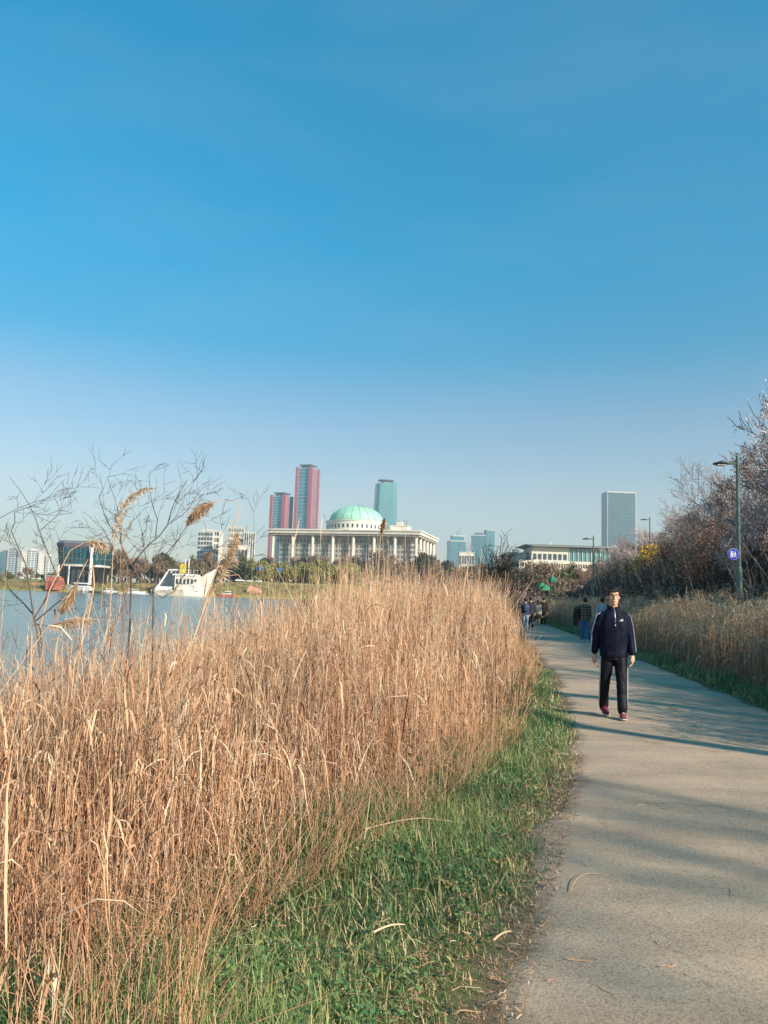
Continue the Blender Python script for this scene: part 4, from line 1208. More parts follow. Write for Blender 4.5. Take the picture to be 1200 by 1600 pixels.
for i in range(44):
    MB().box(-4 + i * 1.4, -3.4 + i * 1.4, -4.9, -4.2, zm, zu - 1.6).build('fin', BEIGE, t)
MB().box(-4.5, L_, -6, 25, zm - 1.5, zm).build('lower_terrace_edge', WHITE, t)
MB().box(-4, L_, -5, 25, 0, zm - 1.5).build('ground_wall', GREYST, t)
for i in range(22):
    MB().box(-3 + i * 2.8, -1.4 + i * 2.8, -5.2, -4.8, 1, zm - 2.5).build('window', DKWIN, t)
MB().box(-8.5, 3.6, 8, 25, 0, zz(863)).build('glass_wing', GLASS_T, t)

# ------------------------------------------------------------------ marina
# dark glass pavilion widening upward, under a lid-like roof
d = 372
xa, xb = col(89, d), col(164, d); w = xb - xa
g0 = hz((xa + xb) / 2, d)
zr = zat(125, 846, d) - g0
t = thing('glass_pavilion', 'dark glass waterside pavilion flaring upward under a flat grey roof', 'pavilion', ((xa + xb) / 2, d, g0), R(0))
def oct_(s, w=w, dp=16): return [(w / 2 * s, -dp / 2 * .5), (w / 2 * s * .8, -dp / 2 * s), (-w / 2 * s * .55, -dp / 2 * s), (-w / 2 * s, -dp / 2 * .4), (-w / 2 * s, dp / 2), (w / 2 * s, dp / 2)]
def taper(z0, s0, z1, s1): return MB().loft([[(x, y, z0) for x, y in oct_(s0)], [(x, y, z1) for x, y in oct_(s1)]])
taper(0, .80, zr * .40, .84).build('ground_storey', mat('black_glass', lin(30, 38, 44), .2, spec=.6), t)
taper(zr * .40, .92, zr * .45, .92).build('floor_slab', CONC, t)
g = taper(zr * .45, .88, zr * .84, .97).build('glass_wall', mat('deep_teal_glass', lin(26, 92, 100), .12, lin(18, 70, 80), .1, spec=.8), t)
for zf in (.58, .71):
    taper(zr * zf, .93, zr * zf + .3, .93).build('floor_band', GLASS_B, g)
for k in range(9):
    x = -w * .26 + k * w * .082
    MB().tube([(x, -7.25, zr * .45), (x * 1.09, -8.05, zr * .84)], .12, 5).build('mullion', STEEL, g)
taper(zr * .84, 1.0, zr * .93, 1.03).build('roof_fascia', mat('purple_grey', lin(96, 88, 100), .6), t)
taper(zr * .93, 1.04, zr, .9).build('roof', STEEL, t)
MB().cyl(w * .33, -9.5, -1, zr * .84, .75, n=12).build('column', WPAINT, t)
MB().cyl(-w * .33, -8.8, -1, zr * .42, .3, n=8).build('post', WPAINT, t)
MB().cyl(-w * .12, -8.8, -1, zr * .42, .3, n=8).build('post', WPAINT, t)
for k in range(5):
    MB().box(-w * .2 + k * 2.5, -w * .2 + k * 2.5 + 1.6, -7.2, -6.3, .4, zr * .32).build('doorway', DKWIN, t)

def hull(Lh, B, H, rake=.18, flare=1.0):
    """boat hull along x, bow at +x"""
    rings = []
    for k in range(9):
        u = k / 8
        hw = B / 2 * (1 - max(0, (u - .45) / .55) ** 2.2) + .03
        sheer = H * (1 + .35 * max(0, u - .4))
        xb, xt = Lh * (u - .5) - (rake * Lh * max(0, u - .6)), Lh * (u - .5)
        rings.append([(xt, -hw * flare, sheer), (xt, hw * flare, sheer), (xb, hw * .72, H * .15), (xb, 0, -.3), (xb, -hw * .72, H * .15)])
    return MB().loft(rings)
def boat(name, label, px, d, Lh, B, H, rz, hm, cabin=None, group=None, stripe=None):
    x = col(px, d)
    t = thing(name, label, 'boat', (x, d, WATER_Z + .05), rz, group)
    hull(Lh, B, H).build('hull', hm, t)
    hull(Lh * .97, B * .9, H * .08).build('deck', CONC, t).location = (0, 0, H * 1.02)
    if cabin:
        a, b_, ch = cabin
        MB().loft([[(a, -B * .36, H), (b_, -B * .36, H), (b_, B * .36, H), (a, B * .36, H)], [(a + .3, -B * .3, H + ch), (b_ - ch * .8, -B * .3, H + ch), (b_ - ch * .8, B * .3, H + ch), (a + .3, B * .3, H + ch)]]).build('cabin', WPAINT, t)
        MB().loft([[(a + .1, -B * .365, H + ch * .4), (b_ - ch * .25, -B * .365, H + ch * .4), (b_ - ch * .25, B * .365, H + ch * .4), (a + .1, B * .365, H + ch * .4)], [(a + .25, -B * .325, H + ch * .8), (b_ - ch * .6, -B * .325, H + ch * .8), (b_ - ch * .6, B * .325, H + ch * .8), (a + .25, B * .325, H + ch * .8)]]).build('cabin_window', DKWIN, t)
        MB().tube([(a + .8, 0, H + ch), (a + .8, 0, H + ch + 2)], .05, 5).build('mast', STEEL, t)
    return t
boat('motor_yacht', 'white motor yacht moored in front of the dark glass pavilion', 122, 347, 14, 4, 2.0, R(170), WPAINT, (-5.5, 3.2, 2.2))
boat('motor_boat', 'small white motor boat left of the ship', 171, 342, 7, 2.2, 1.0, R(185), WPAINT, (-2, 1.4, 1.0))
boat('motor_boat', 'low white boat tied at the end of the pontoon', 214, 338, 8, 2.4, 1.0, R(5), WPAINT, (-2.5, 1.2, .9))
boat('work_boat', 'small pinkish red boat right of the ship', 352, 340, 8.5, 2.6, 1.2, R(178), mat('faded_red', lin(206, 112, 104), .6), (-2.6, 1.0, 1.4))
boat('rowing_boat', 'dark low boat beside the pontoon left of the ship', 150, 338, 6, 1.8, .8, R(3), DKGREY)
# the big ship with its flared bow to the right
d = 344
xs_, xe = col(243, d), col(337, d); Ls = xe - xs_
t = thing('passenger_ship', 'large white ship with a slanted stern frame and flared bow', 'ship', ((xs_ + xe) / 2, d, WATER_Z), 0)
hs_ = zat(330, 889, d) - WATER_Z
CREAM = mat('cream_paint', lin(226, 221, 210), .55, lin(204, 196, 184), .3)
rings = []
for u, bw, hh, hb_ in ((0, 3.6, 2.2, 2.9), (.3, 4, 2.3, 3.4), (.5, 4, 2.8, 3.5), (.7, 3.9, hs_ * .52, 3.2), (.85, 3.3, hs_ * .8, 1.9), (1.0, 1.6, hs_, .3)):
    xt = -Ls / 2 + Ls * u; xbm = -Ls / 2 + Ls * (u - .16 * max(0, u - .5) * 2)
    rings.append([(xt, -bw, hh), (xt, bw, hh), (xbm, hb_ * .8, 0), (xbm, 0, -.6), (xbm, -hb_ * .8, 0)])
MB().loft(rings).build('hull', CREAM, t)
sup = MB().box(-Ls * .16, Ls * .24, -3, 3, 2.2, hs_ * .72).build('superstructure', CREAM, t)
MB().box(-Ls * .2, Ls * .2, -3.3, 3.3, hs_ * .72, hs_ * .78).build('upper_deck', WPAINT, t)
for k in range(6):
    MB().box(-Ls * .14 + k * 1.65, -Ls * .14 + k * 1.65 + 1.0, -3.08, -2.9, hs_ * .42, hs_ * .6).build('window', DKWIN, sup)
for sy in (-3, 3):
    MB().tube([(-Ls * .49, sy, 1.8), (-Ls * .42, sy, 4.2), (-Ls * .27, sy, hs_ * .9), (-Ls * .14, sy, hs_ * .92)], .42, 6).build('stern_frame', WPAINT, t)
MB().box(-Ls * .46, -Ls * .2, -3, 3, 2.2, 3.8).build('stern_house', WPAINT, t)
MB().box(-Ls * .34, -Ls * .17, -2.6, 2.6, 3.8, hs_ * .8).build('stern_cabin', DKWIN, t)
for x_ in (-Ls * .03, Ls * .03):
    MB().cyl(x_, 0, hs_ * .78, hs_ * 1.32, .22, n=8).build('mast', WPAINT, t)
MB().box(-Ls * .10, -Ls * .02, -1, 1, hs_ * .78, hs_ * 1.15).build('funnel', mat('yellow_paint', lin(196, 182, 60), .6), t)
for k in range(8):
    MB().cyl(-Ls * .15 + k * 1.6, -3.1, hs_ * .78, hs_ * .93, .05, n=5).build('rail_post', WPAINT, t)
MB().tube([(-Ls * .16, -3.1, hs_ * .93), (Ls * .22, -3.1, hs_ * .93)], .06, 5).build('rail', WPAINT, t)
# pontoon and quay clutter
t = thing('pontoon', 'long grey floating pontoon with posts along the marina', 'pontoon', (col(185, 341), 341, WATER_Z), 0)
MB().box(-22, 20, 0, 2.4, -.2, .45).build('deck', CONC, t)
for k in range(9):
    MB().cyl(-21 + k * 5, 2.3, -.5, 2.4, .18, n=8).build('mooring_post', WPAINT if k % 2 else DKGREY, t)
for k in range(7):
    MB().box(-18 + k * 5.3, -15.5 + k * 5.3, -.15, .02, .05, .42).build('fender', DKGREY, t)
xk = col(84, 346)
t = thing('red_hut', 'dull red round topped hut at the water left of the pavilion', 'hut', (xk, 347, hz(xk, 347) - .2), 0)
hw_, hh_ = 2.9, zat(84, 900, 347) - hz(xk, 347)
REDW = mat('dull_red', lin(176, 104, 92), .8, lin(152, 90, 80), .4)
MB().prism([(-hw_, 0), (hw_, 0), (hw_, hh_ * .72), (hw_ * .8, hh_ * .93), (hw_ * .3, hh_), (-hw_, hh_)], -2.5, 3).build('wall', REDW, t)
MB().box(-hw_ * .7, -hw_ * .05, -2.58, -2.45, .2, hh_ * .6).build('door', mat('red_door', lin(150, 74, 66), .7), t)
MB().box(-hw_ - .2, hw_ * .4, -2.8, 3.2, hh_, hh_ + .3).build('roof', CONC, t)
xk = col(398, 352)
t = thing('covered_heap', 'orange pink tarpaulin heap on the bank right of the red boat', 'tarpaulin', (xk, 352, hz(xk, 352) - .1), 0)
MB().loft([[(-3.6, -2, 0), (3.4, -2, 0), (3.6, 2, 0), (-3.4, 2, 0)], [(-3.2, -1.6, 1.6), (2.6, -1.8, 1.4), (2.8, 1.6, 1.5), (-3, 1.4, 1.7)], [(-2.4, -.9, 3.2), (.2, -.8, 2.6), (.6, .6, 2.7), (-2.2, .8, 3.3)]]).build('cover', mat('orange_tarpaulin', lin(196, 146, 122), .85, lin(172, 124, 104), .5, bump=.4), t)

# parked vehicles on the bank
def car_proto():
    t = thing('parked_car', 'white parked car', 'car')
    body = MB().loft([[(x, y, z) for x, z in ((-2.2, .45), (2.2, .45), (2.25, .8), (1.3, .98), (-2.1, 1.02))] for y in (-.85, .85)]).build('body', WPAINT, t)
    MB().loft([[(x, y, z) for x, z in ((-1.9, 1.0), (1.2, .97), (.5, 1.48), (-1.5, 1.5))] for y in (-.76, .76)]).build('cabin', DKWIN, body)
    MB().box(-1.5, .5, -.74, .74, 1.485, 1.53).build('roof', WPAINT, t)
    for x in (-1.35, 1.4):
        for y in (-.86, .86):
            o = MB().cyl(0, 0, -.1, .1, .33, n=14).build('wheel', DKGREY, t); o.rotation_euler = (R(90), 0, 0); o.location = (x, y, .33)
    return t
car = car_proto()
for i, (px, d, s, lab) in enumerate([(374, 372, 1.0, 'white van like car farthest left of three parked on the far bank'), (389, 376, .85, 'white parked car in the middle on the far bank'), (404, 379, .95, 'white car parked farthest right on the far bank')]):
    o = car if i == 0 else copy_tree(car)
    x = col(px, d); o.location = (x, d, hz(x, d)); o.rotation_euler = (0, 0, R([8, 178, 65][i])); o.scale = (s, s, s); o['label'] = lab; o['group'] = 'white cars parked on the far bank'
for i, (px, py, d, lab) in enumerate([(405, 888, 372, 'small blue sign board on a post beside the parked cars'), (436, 890, 372, 'small blue sign board on a post further right before the hall')]):
    x = col(px, d); g = hz(x, d)
    t = thing('sign_board', lab, 'sign', (x, d, g), 0, 'blue signs on the far bank')
    z = zat(px, py, d) - g
    MB().cyl(0, 0, 0, z, .12, n=6).build('post', STEEL, t)
    MB().box(-.85, .85, -.2, -.1, z - .85, z + .85).build('panel', mat('sign_blue', lin(48, 112, 196), .5), t)

# trees of the far bank, each its own copy
LP = [tree_proto(71, 9, .25, [5, 4, 4, 3], .85, .12, .66, .3, .045, BARK_DARK, TWIG, (2.4, .14, BUD_TAN)),
      tree_proto(72, 9, .25, [5, 4, 4, 3], .8, .12, .66, .28, .04, BARK_DARK, TWIG, (6, .18, LEAF_OLV)),
      tree_proto(73, 9, .25, [6, 5, 4, 3], .85, .02, .66, .26, .03, BARK, LEAF_WIL, (10, .2, LEAF_WIL)),
      tree_proto(74, 9, .25, [5, 5, 4, 3], .7, .12, .66, .22, .04, BARK_DARK, BARK_DARK, (9, .2, LEAF_DARK))]
LH = [max(v.co.z for v in k[1][1].vertices) for k in LP]
LABT = ['bare brown tree on the far bank', 'olive tinged tree on the far bank', 'yellow green willow on the far bank', 'dark evergreen tree on the far bank']
rg = np.random.default_rng(9)
def far_tree(px, py, d, k):
    x = col(px, d); z0 = hz(x, d)
    h = max(zat(px, py, d) - z0, 2.5) * (rg.choice([.7, .85, 1.0, 1.0, 1.12]) if k != 2 else rg.uniform(.75, 1.05))
    sp_ = ('left of the glass pavilion' if px < 95 else 'between the pavilion and the ship' if px < 240 else 'behind the ship' if px < 338 else 'left of the hall' if px < 420 else 'below the left half of the hall' if px < 540 else 'below the right half of the hall' if px < 700 else 'below the stepped block' if px < 800 else 'before the low modern building')
    lb = LABT[k].replace('bare', ('tall bare' if h > 13 else 'low bare' if h < 8 else 'bare')).replace('dark', ('tall dark' if h > 13 else 'low dark' if h < 8 else 'dark')).replace('olive', ('tall olive' if h > 13 else 'low olive' if h < 8 else 'olive'))
    t = plant('far_tree', lb + ', ' + sp_, 'tree', LP[k], (x, d, z0 - .3), rg.uniform(0, 6.28), h / LH[k], ['bare trees on the far bank', 'olive trees on the far bank', 'willows on the far bank', 'evergreens on the far bank'][k] + ' ' + sp_ + (' (tall)' if h > 13 and k != 2 else ' (low)' if h < 8 and k != 2 else ''))
    return t
for px in np.arange(168, 330, 8.5):
    far_tree(px + rg.uniform(-3, 3), 868 + rg.uniform(-7, 10), 430 + rg.uniform(-20, 40), int(rg.choice([0, 1, 3, 3])))
for px in np.arange(330, 430, 9):
    far_tree(px + rg.uniform(-3, 3), 872 + rg.uniform(-5, 6), 470 + rg.uniform(-10, 30), int(rg.choice([0, 1, 3])))
for px in np.arange(396, 560, 8.5):
    far_tree(px + rg.uniform(-3, 3), 881 + rg.uniform(-6, 5), 420 + rg.uniform(-15, 15), 2)
for px in np.arange(428, 700, 9):
    far_tree(px + rg.uniform(-3, 3), 869 + rg.uniform(-5, 8), 540 + rg.uniform(-20, 20), int(rg.choice([0, 0, 3, 1])))
for px in np.arange(2, 92, 9):
    far_tree(px, 889 + rg.uniform(-3, 5), 400 + rg.uniform(-10, 60), int(rg.choice([0, 1, 0])))
for px in np.arange(690, 960, 9.5):
    far_tree(px + rg.uniform(-3, 3), 884 + rg.uniform(-6, 10), 300 + rg.uniform(-60, 80), int(rg.choice([0, 0, 1])))
for px in np.arange(806, 905, 9):
    far_tree(px + rg.uniform(-3, 3), 903 + rg.uniform(-6, 6), 150 + rg.uniform(-25, 25), int(rg.choice([0, 0, 1])))

# low scrub at the foot of the far bank
def bank_pts(rng, n):
    x = rng.uniform(-230, -20, n)
    return x, 347 + rng.uniform(0, 22, n) ** 1.0, rng.uniform(.4, 1.4, n)
brush('bank_scrub', 'brown and olive scrub along the foot of the far bank', 1300, bank_pts, np.random.default_rng(35), .05, [BUD_TAN, LEAF_OLV, mat('pale_straw_bank', lin(176, 150, 110), .9)], 1.2, stems=False)

# green awnings at the far bend
GRN = mat('bright_green_cover', lin(44, 140, 100), .7, lin(34, 122, 86), 2)
for px, py, d, ww, lab in ((846, 917, 84, .66, 'bright green canopy low above the reeds at the path bend'), (863, 905, 100, .4, 'smaller green canopy higher beside the forked bare tree')):
    x = col(px, d); g = hz(x, d); z = zat(px, py, d) - g
    t = thing('green_canopy', lab, 'canopy', (x, d, g), .3)
    MB().loft([[(-ww, -ww, z - .35), (ww, -ww, z - .35), (ww, ww, z - .35), (-ww, ww, z - .35)], [(-ww, -ww, z), (ww, -ww, z), (ww, ww, z), (-ww, ww, z)], [(-.1, -.1, z + .45), (.1, -.1, z + .45), (.1, .1, z + .45), (-.1, .1, z + .45)]]).build('cover', GRN, t)
    for sx in (-1, 1):
        for sy in (-1, 1):
            MB().cyl(sx * ww * .95, sy * ww * .95, 0, z - .2, .03, n=6).build('leg', STEEL, t)

# ------------------------------------------------------------------ street lamps and the round sign
LAMPG = mat('lamp_green_grey', lin(92, 112, 104), .5, lin(80, 98, 92), 2)
def lamp(label, px, toppy, d, lens, group='street lamps along the path'):
    x = col(px, d); g = hz(x, d); H = zat(px, toppy, d) - g
    t = thing('street_lamp', label, 'street lamp', (x, d, g), 0, group)
    MB().lathe(0, 0, [(.16, 0), (.16, .04), (.1, .06), (.095, 1.2), (.085, H * .45), (.055, H * .46), (.045, H)], 14).build('pole', LAMPG, t)
    MB().lathe(0, 0, [(.1, 1.1), (.13, 1.12), (.13, 1.6), (.1, 1.62)], 14).build('base_sleeve', LAMPG, t)
    MB().tube([(0, 0, H - .22), (-.16, 0, H - .22), (-.3, 0, H - .23)], [.03, .03, .04], 8).build('arm', LAMPG, t)
    rings = []
    for u, wy, zu_, zl in ((0, .05, .02, -.03), (.12, .1, .05, -.05), (.4, .15, .075, -.06), (.75, .11, .03, -.06), (1, .02, -.055, -.075)):
        xx = -.3 - lens * u
        rings.append([(xx, wy * math.cos(a), H - .22 + (zu_ if math.sin(a) > 0 else -zl) * math.sin(a)) for a in np.linspace(0, 2 * math.pi, 12, endpoint=False)])
    hd = MB().loft(rings).build('lamp_head', mat('lamp_dark', lin(58, 68, 68), .45), t, smooth=True)
    MB().box(-.3 - lens * .75, -.3 - lens * .15, -.08, .08, H - .30, H - .275).build('lens', CONC, hd)
    return t, x, d, g
tl, lx, ld, lg = lamp('tall street lamp nearest the camera carrying the round blue sign', 1156, 713, 22.5, .42)
lamp('farther thin street lamp at the foot of the slope', 927, 837, 51, .42)
lamp('street lamp half hidden by trees beside the glass tower', 1016, 808, 66, .5)
sx_, sz_ = at(1145, 866, 22.4).x, at(1145, 866, 22.4).z
t = thing('round_sign', 'round blue sign with white figures on the nearest lamp post', 'sign', (sx_, 22.36, sz_), 0)
t.scale = (.92, 1, .92)
def disc(r_, y0, y1, n=32): return MB().loft([[(r_ * math.cos(2 * math.pi * i / n), y, r_ * math.sin(2 * math.pi * i / n)) for i in range(n)] for y in (y0, y1)])
disc(.182, 0, .012).build('plate', mat('sign_rim_grey', lin(188, 196, 206), .4), t)
disc(.172, -.006, 0).build('face', mat('sign_face_blue', lin(26, 50, 190), .4), t)
def fig(x, s):
    m_ = MB()
    m_.loft([[(x + .018 * s * math.cos(2 * math.pi * i / 10), y, .062 * s + .018 * s * math.sin(2 * math.pi * i / 10)) for i in range(10)] for y in (-.012, -.006)])
    m_.prism([(x - .026 * s, .04 * s), (x + .026 * s, .04 * s), (x + .03 * s, -.02 * s), (x - .03 * s, -.02 * s)], -.012, -.006)
    m_.prism([(x - .024 * s, -.02 * s), (x - .004 * s, -.02 * s), (x - .012 * s, -.085 * s), (x - .03 * s, -.085 * s)], -.012, -.006)
    m_.prism([(x + .004 * s, -.02 * s), (x + .024 * s, -.02 * s), (x + .03 * s, -.085 * s), (x + .012 * s, -.085 * s)], -.012, -.006)
    return m_
fig(-.06, 1.25).build('figure', WPAINT, t); fig(.052, 1.0).build('figure', WPAINT, t)
MB().box(-.002, .008, -.012, -.006, -.1, .1).build('divider', WPAINT, t)
MB().box(.15, (lx - sx_ - .07) / .92, .014, .03, -.02, .02).build('bracket', STEEL, t)
# ------------------------------------------------------------------ people
SKIN = mat('skin', lin(216, 170, 144), .5, lin(206, 156, 130), 8)
SKIN2 = mat('skin_shaded_side', lin(150, 110, 90), .6)
HAIR = mat('black_hair', lin(24, 20, 20), .5, lin(14, 12, 12), 60, bump=.4)
NAVY = mat('navy_tracksuit', lin(4, 9, 42), .75, lin(3, 6, 30), 14, bump=.15, spec=.25)
NAVY_D = mat('dark_navy_trousers', lin(11, 12, 26), .65, lin(8, 9, 20), 14, bump=.15, spec=.25)
STRIPE = mat('white_stripe', lin(222, 224, 236), .55)
BLACKC = mat('black_cloth', lin(26, 24, 26), .75, lin(18, 16, 18), 10)

def head_solids(m, c, s=1.0, face=-1):
    """skull, jaw, nose, ears, neck; face = sign of y the face looks to"""
    x, y, z = c
    f = face
    m.ball((x, y - f * .012 * s, z + .03 * s), .077 * s, .096 * s, .094 * s, 20, 14)
    m.ball((x, y + f * .02 * s, z - .035 * s), .062 * s, .072 * s, .078 * s, 18, 12)
    m.ball((x, y + f * .055 * s, z - .075 * s), .034 * s, .03 * s, .032 * s, 12, 8)
    m.tube([(x, y + f * .088 * s, z + .018 * s), (x, y + f * .101 * s, z - .004 * s), (x, y + f * .108 * s, z - .022 * s)], [.008 * s, .0105 * s, .0145 * s], 8)
    m.ball((x, y + f * .078 * s, z + .037 * s), .048 * s, .017 * s, .010 * s, 12, 8)
    for sx in (-1, 1):
        m.ball((x + sx * .079 * s, y - f * .008 * s, z - .002 * s), .011 * s, .02 * s, .032 * s, 10, 8)
        m.ball((x + sx * .04 * s, y + f * .066 * s, z - .012 * s), .02 * s, .018 * s, .018 * s, 10, 8)
    m.ball((x, y + f * .083 * s, z - .0505 * s), .024 * s, .012 * s, .0055 * s, 10, 6)
    m.ball((x, y + f * .080 * s, z - .0625 * s), .021 * s, .012 * s, .0065 * s, 10, 6)
    m.tube([(x, y - f * .02, z - .17 * s), (x, y - f * .008, z - .06 * s)], [.062 * s, .054 * s], 14)
def hand_solids(m, wrist, side, fwd=-1, s=1.0, curl=.5):
    """relaxed hand hanging from the wrist: palm, four fingers of own lengths, thumb in front"""
    w = Vector(wrist)
    m.tube([w + Vector((0, 0, .03)), w, w + Vector((0, fwd * .004, -.035)), w + Vector((0, fwd * .006, -.085))], [.026 * s, .026 * s, .036 * s, .034 * s], 10, .62)
    m.ball(tuple(w + Vector((-side * .0, fwd * .004, -.055 * s))), .018 * s, .041 * s, .046 * s, 12, 8)
    for k, (off, ln) in enumerate(((.033, .070), (.011, .080), (-.011, .075), (-.032, .058))):
        p = w + Vector((0, fwd * off * s, -.085 * s))
        a = p + Vector((-side * .006, fwd * .004, -ln * .42)); b_ = a + Vector((-side * (.012 + curl * .014), fwd * .004, -ln * .30)); c_ = b_ + Vector((-side * (.010 + curl * .018), 0, -ln * .18))
        m.tube([p, a, b_, c_], [.0095 * s, .0088 * s, .0082 * s, .0072 * s], 8)
    p = w + Vector((-side * .004, fwd * .030 * s, -.03 * s))
    m.tube([p, p + Vector((-side * .014, fwd * .020, -.03)), p + Vector((-side * .024, fwd * .024, -.058))], [.0125 * s, .0105 * s, .0085 * s], 8)

def hair_cap(c, s, face, line, seed, bulk=1.0):
    """hair shell round the skull; line(x, y) gives the height above which hair grows"""
    rng = np.random.default_rng(seed)
    n_, m_ = 56, 36
    bm = bmesh.new()
    g = []
    for k in range(m_ + 1):
        th = math.pi * k / m_
        row = []
        for i in range(n_):
            a = 2 * math.pi * i / n_
            d = Vector((math.sin(th) * math.cos(a), math.sin(th) * math.sin(a), math.cos(th)))
            tuft = 1 + .035 * math.sin(9 * a + 3 * math.sin(5 * th)) * math.sin(th * 7) + .02 * math.sin(23 * a + th * 11)
            r_ = Vector((.083 * bulk, .103 * bulk, .105 * bulk)) * s
            p = Vector((d.x * r_.x, d.y * r_.y, d.z * r_.z)) * tuft
            row.append(bm.verts.new((c[0] + p.x, c[1] - face * .014 * s + p.y, c[2] + .032 * s + p.z)))
        g.append(row)
    for k in range(m_):
        for i in range(n_):
            vs = [g[k][i], g[k + 1][i], g[k + 1][(i + 1) % n_], g[k][(i + 1) % n_]]
            cc = sum((v.co for v in vs), Vector()) / 4
            rel = Vector(((cc.x - c[0]) / s, (cc.y - c[1]) / s * -face, (cc.z - c[2]) / s))
            if rel.z > line(rel.x, rel.y * face * face):
                try: bm.faces.new(vs)
                except ValueError: pass
    for v in [v for v in bm.verts if not v.link_faces]: bm.verts.remove(v)
    bmesh.ops.recalc_face_normals(bm, faces=bm.faces)
    me = bpy.data.meshes.new('hair'); bm.to_mesh(me); bm.free()
    for p in me.polygons: p.use_smooth = True
    return me
def shoe(m_up, m_sole, x, y, toe=-1, z=0, pitch=0.0, yaw_=0.0):
    def tr(p):
        a = math.cos(pitch); b_ = math.sin(pitch)
        yy, zz_ = p[1] * a - p[2] * b_ * toe, p[2] * a + p[1] * b_ * toe
        return (x + p[0] * math.cos(yaw_) - yy * math.sin(yaw_), y + yy * math.cos(yaw_) + p[0] * math.sin(yaw_), z + zz_)
    def ring(yp, hw, z0, z1, n=14):
        return [tr((hw * math.cos(2 * math.pi * i / n), toe * yp, (z0 + z1) / 2 + (z1 - z0) / 2 * math.copysign(abs(math.sin(2 * math.pi * i / n)) ** .7, math.sin(2 * math.pi * i / n)))) for i in range(n)]
    m_up.loft([ring(-.075, .026, .02, .07), ring(-.06, .036, .018, .105), ring(-.01, .040, .018, .115), ring(.05, .043, .018, .095), ring(.11, .048, .018, .072), ring(.16, .044, .02, .056), ring(.185, .024, .022, .042)])
    m_sole.loft([ring(-.082, .028, 0, .026), ring(-.06, .040, 0, .028), ring(.05, .045, 0, .028), ring(.12, .052, 0, .03), ring(.17, .046, .004, .03), ring(.193, .022, .012, .03)])

def strip(pts, width, out, name, m, parent, th=.002):
    """narrow band of cloth lying just proud of a sleeve or leg: pts on the surface, out = outward direction per point"""
    L, Rr_ = [], []
    mb = MB(); rings = []
    P_ = [Vector(p) for p in pts]
    for k, p in enumerate(P_):
        t_ = (P_[min(k + 1, len(P_) - 1)] - P_[max(k - 1, 0)]).normalized()
        o = Vector(out[k] if isinstance(out, list) else out).normalized()
        sd_ = t_.cross(o).normalized() * width / 2
        rings.append([p - sd_ - o * th, p + sd_ - o * th, p + sd_ + o * th, p - sd_ + o * th])
    mb.loft(rings)
    return mb.build(name, m, parent, True)

# ---- the man walking towards the camera
mx_, md_ = col(958.5, 10.66), 10.66
man = thing('person', 'man in a navy track suit with white side stripes walking towards the camera', 'person', (mx_, md_, .022), R(-6))
man.scale = (.95, 1.0, 1.0)
HZ = 1.615
hc = Vector((-.005, -.02, HZ))
b_ = MB()
head_solids(b_, hc, 1.07)
b_.sections([(.86, .15, .10, 0, 0), (1.0, .145, .095, 0, 0), (1.2, .155, .098, 0, 0), (1.32, .155, .09, 0, 0), (1.38, .105, .07, 0, 0), (1.45, .056, .05, 0, 0)], 20)
SH, ELB = (.175, 0, 1.395), (.238, .015, 1.13)
arms = {1: [(.160, 0, 1.375), (.226, .02, 1.13), (.238, -.085, .90)], -1: [(-.160, 0, 1.375), (-.234, .045, 1.12), (-.256, .045, .872)]}
for sd_, a in arms.items():
    b_.tube(a, [.045, .036, .027], 10)
    hand_solids(b_, (a[2][0], a[2][1] - .004, a[2][2] - .05), sd_, -1, 1.12, .6)
legs = {1: [(.085, -.01, .88), (.092, -.10, .50), (.088, -.17, .10)], -1: [(-.085, .0, .88), (-.110, .03, .50), (-.102, .19, .115)]}
for a in legs.values(): b_.tube(a, [.075, .052, .036], 12)
body = b_.fuse('body', SKIN, man, .0052, 2)
# face
for sx in (-1, 1):
    MB().ball((hc.x + sx * .034, hc.y - .0925, hc.z + .017), .0115, .007, .0030, 10, 6).build('eye', HAIR, body)
    MB().tube([(hc.x + sx * .015, hc.y - .099, hc.z + .034), (hc.x + sx * .036, hc.y - .0985, hc.z + .0405), (hc.x + sx * .054, hc.y - .086, hc.z + .034)], [.0020, .0030, .0016], 6).build('eyebrow', HAIR, body)
LIPS = mat('lips', lin(150, 92, 82), .5)
MB().ball((hc.x, hc.y - .0965, hc.z - .060), .024, .006, .0040, 12, 6).build('mouth', LIPS, body)
GLF = mat('spectacle_frame', lin(58, 48, 46), .35)
gl_ = MB()
for sx in (-1, 1):
    pts = [(hc.x + sx * .036 + .026 * math.cos(a), hc.y - .107 + abs(.026 * math.cos(a) * sx) * .05, hc.z + .014 + .017 * math.sin(a)) for a in np.linspace(0, 2 * math.pi, 15)]
    gl_.tube(pts, .0013, 5)
    gl_.tube([(hc.x + sx * .062, hc.y - .104, hc.z + .018), (hc.x + sx * .084, hc.y - .06, hc.z + .018), (hc.x + sx * .086, hc.y + .01, hc.z + .012)], .0014, 5)
gl_.tube([(hc.x - .011, hc.y - .108, hc.z + .017), (hc.x + .011, hc.y - .108, hc.z + .017)], .0014, 5)
gl_.build('spectacles', GLF, man)
def hl(x, y):      # swept to his right; high over his left brow
    if y < -.055: return .094 - .016 * np.clip((-x - .005) / .05, 0, 1) + .004 * np.clip((x - .02) / .03, -1, 1)
    return ip(y, [-.055, -.03, .0, .05, .1], [.035, .01, .02, -.03, -.06])
me = hair_cap(hc, 1.07, -1, hl, 2, 1.11)
hr = link('hair', me, HAIR, man)
so_ = hr.modifiers.new('thick', 'SOLIDIFY'); so_.thickness = .012; so_.offset = -1
fr = MB()
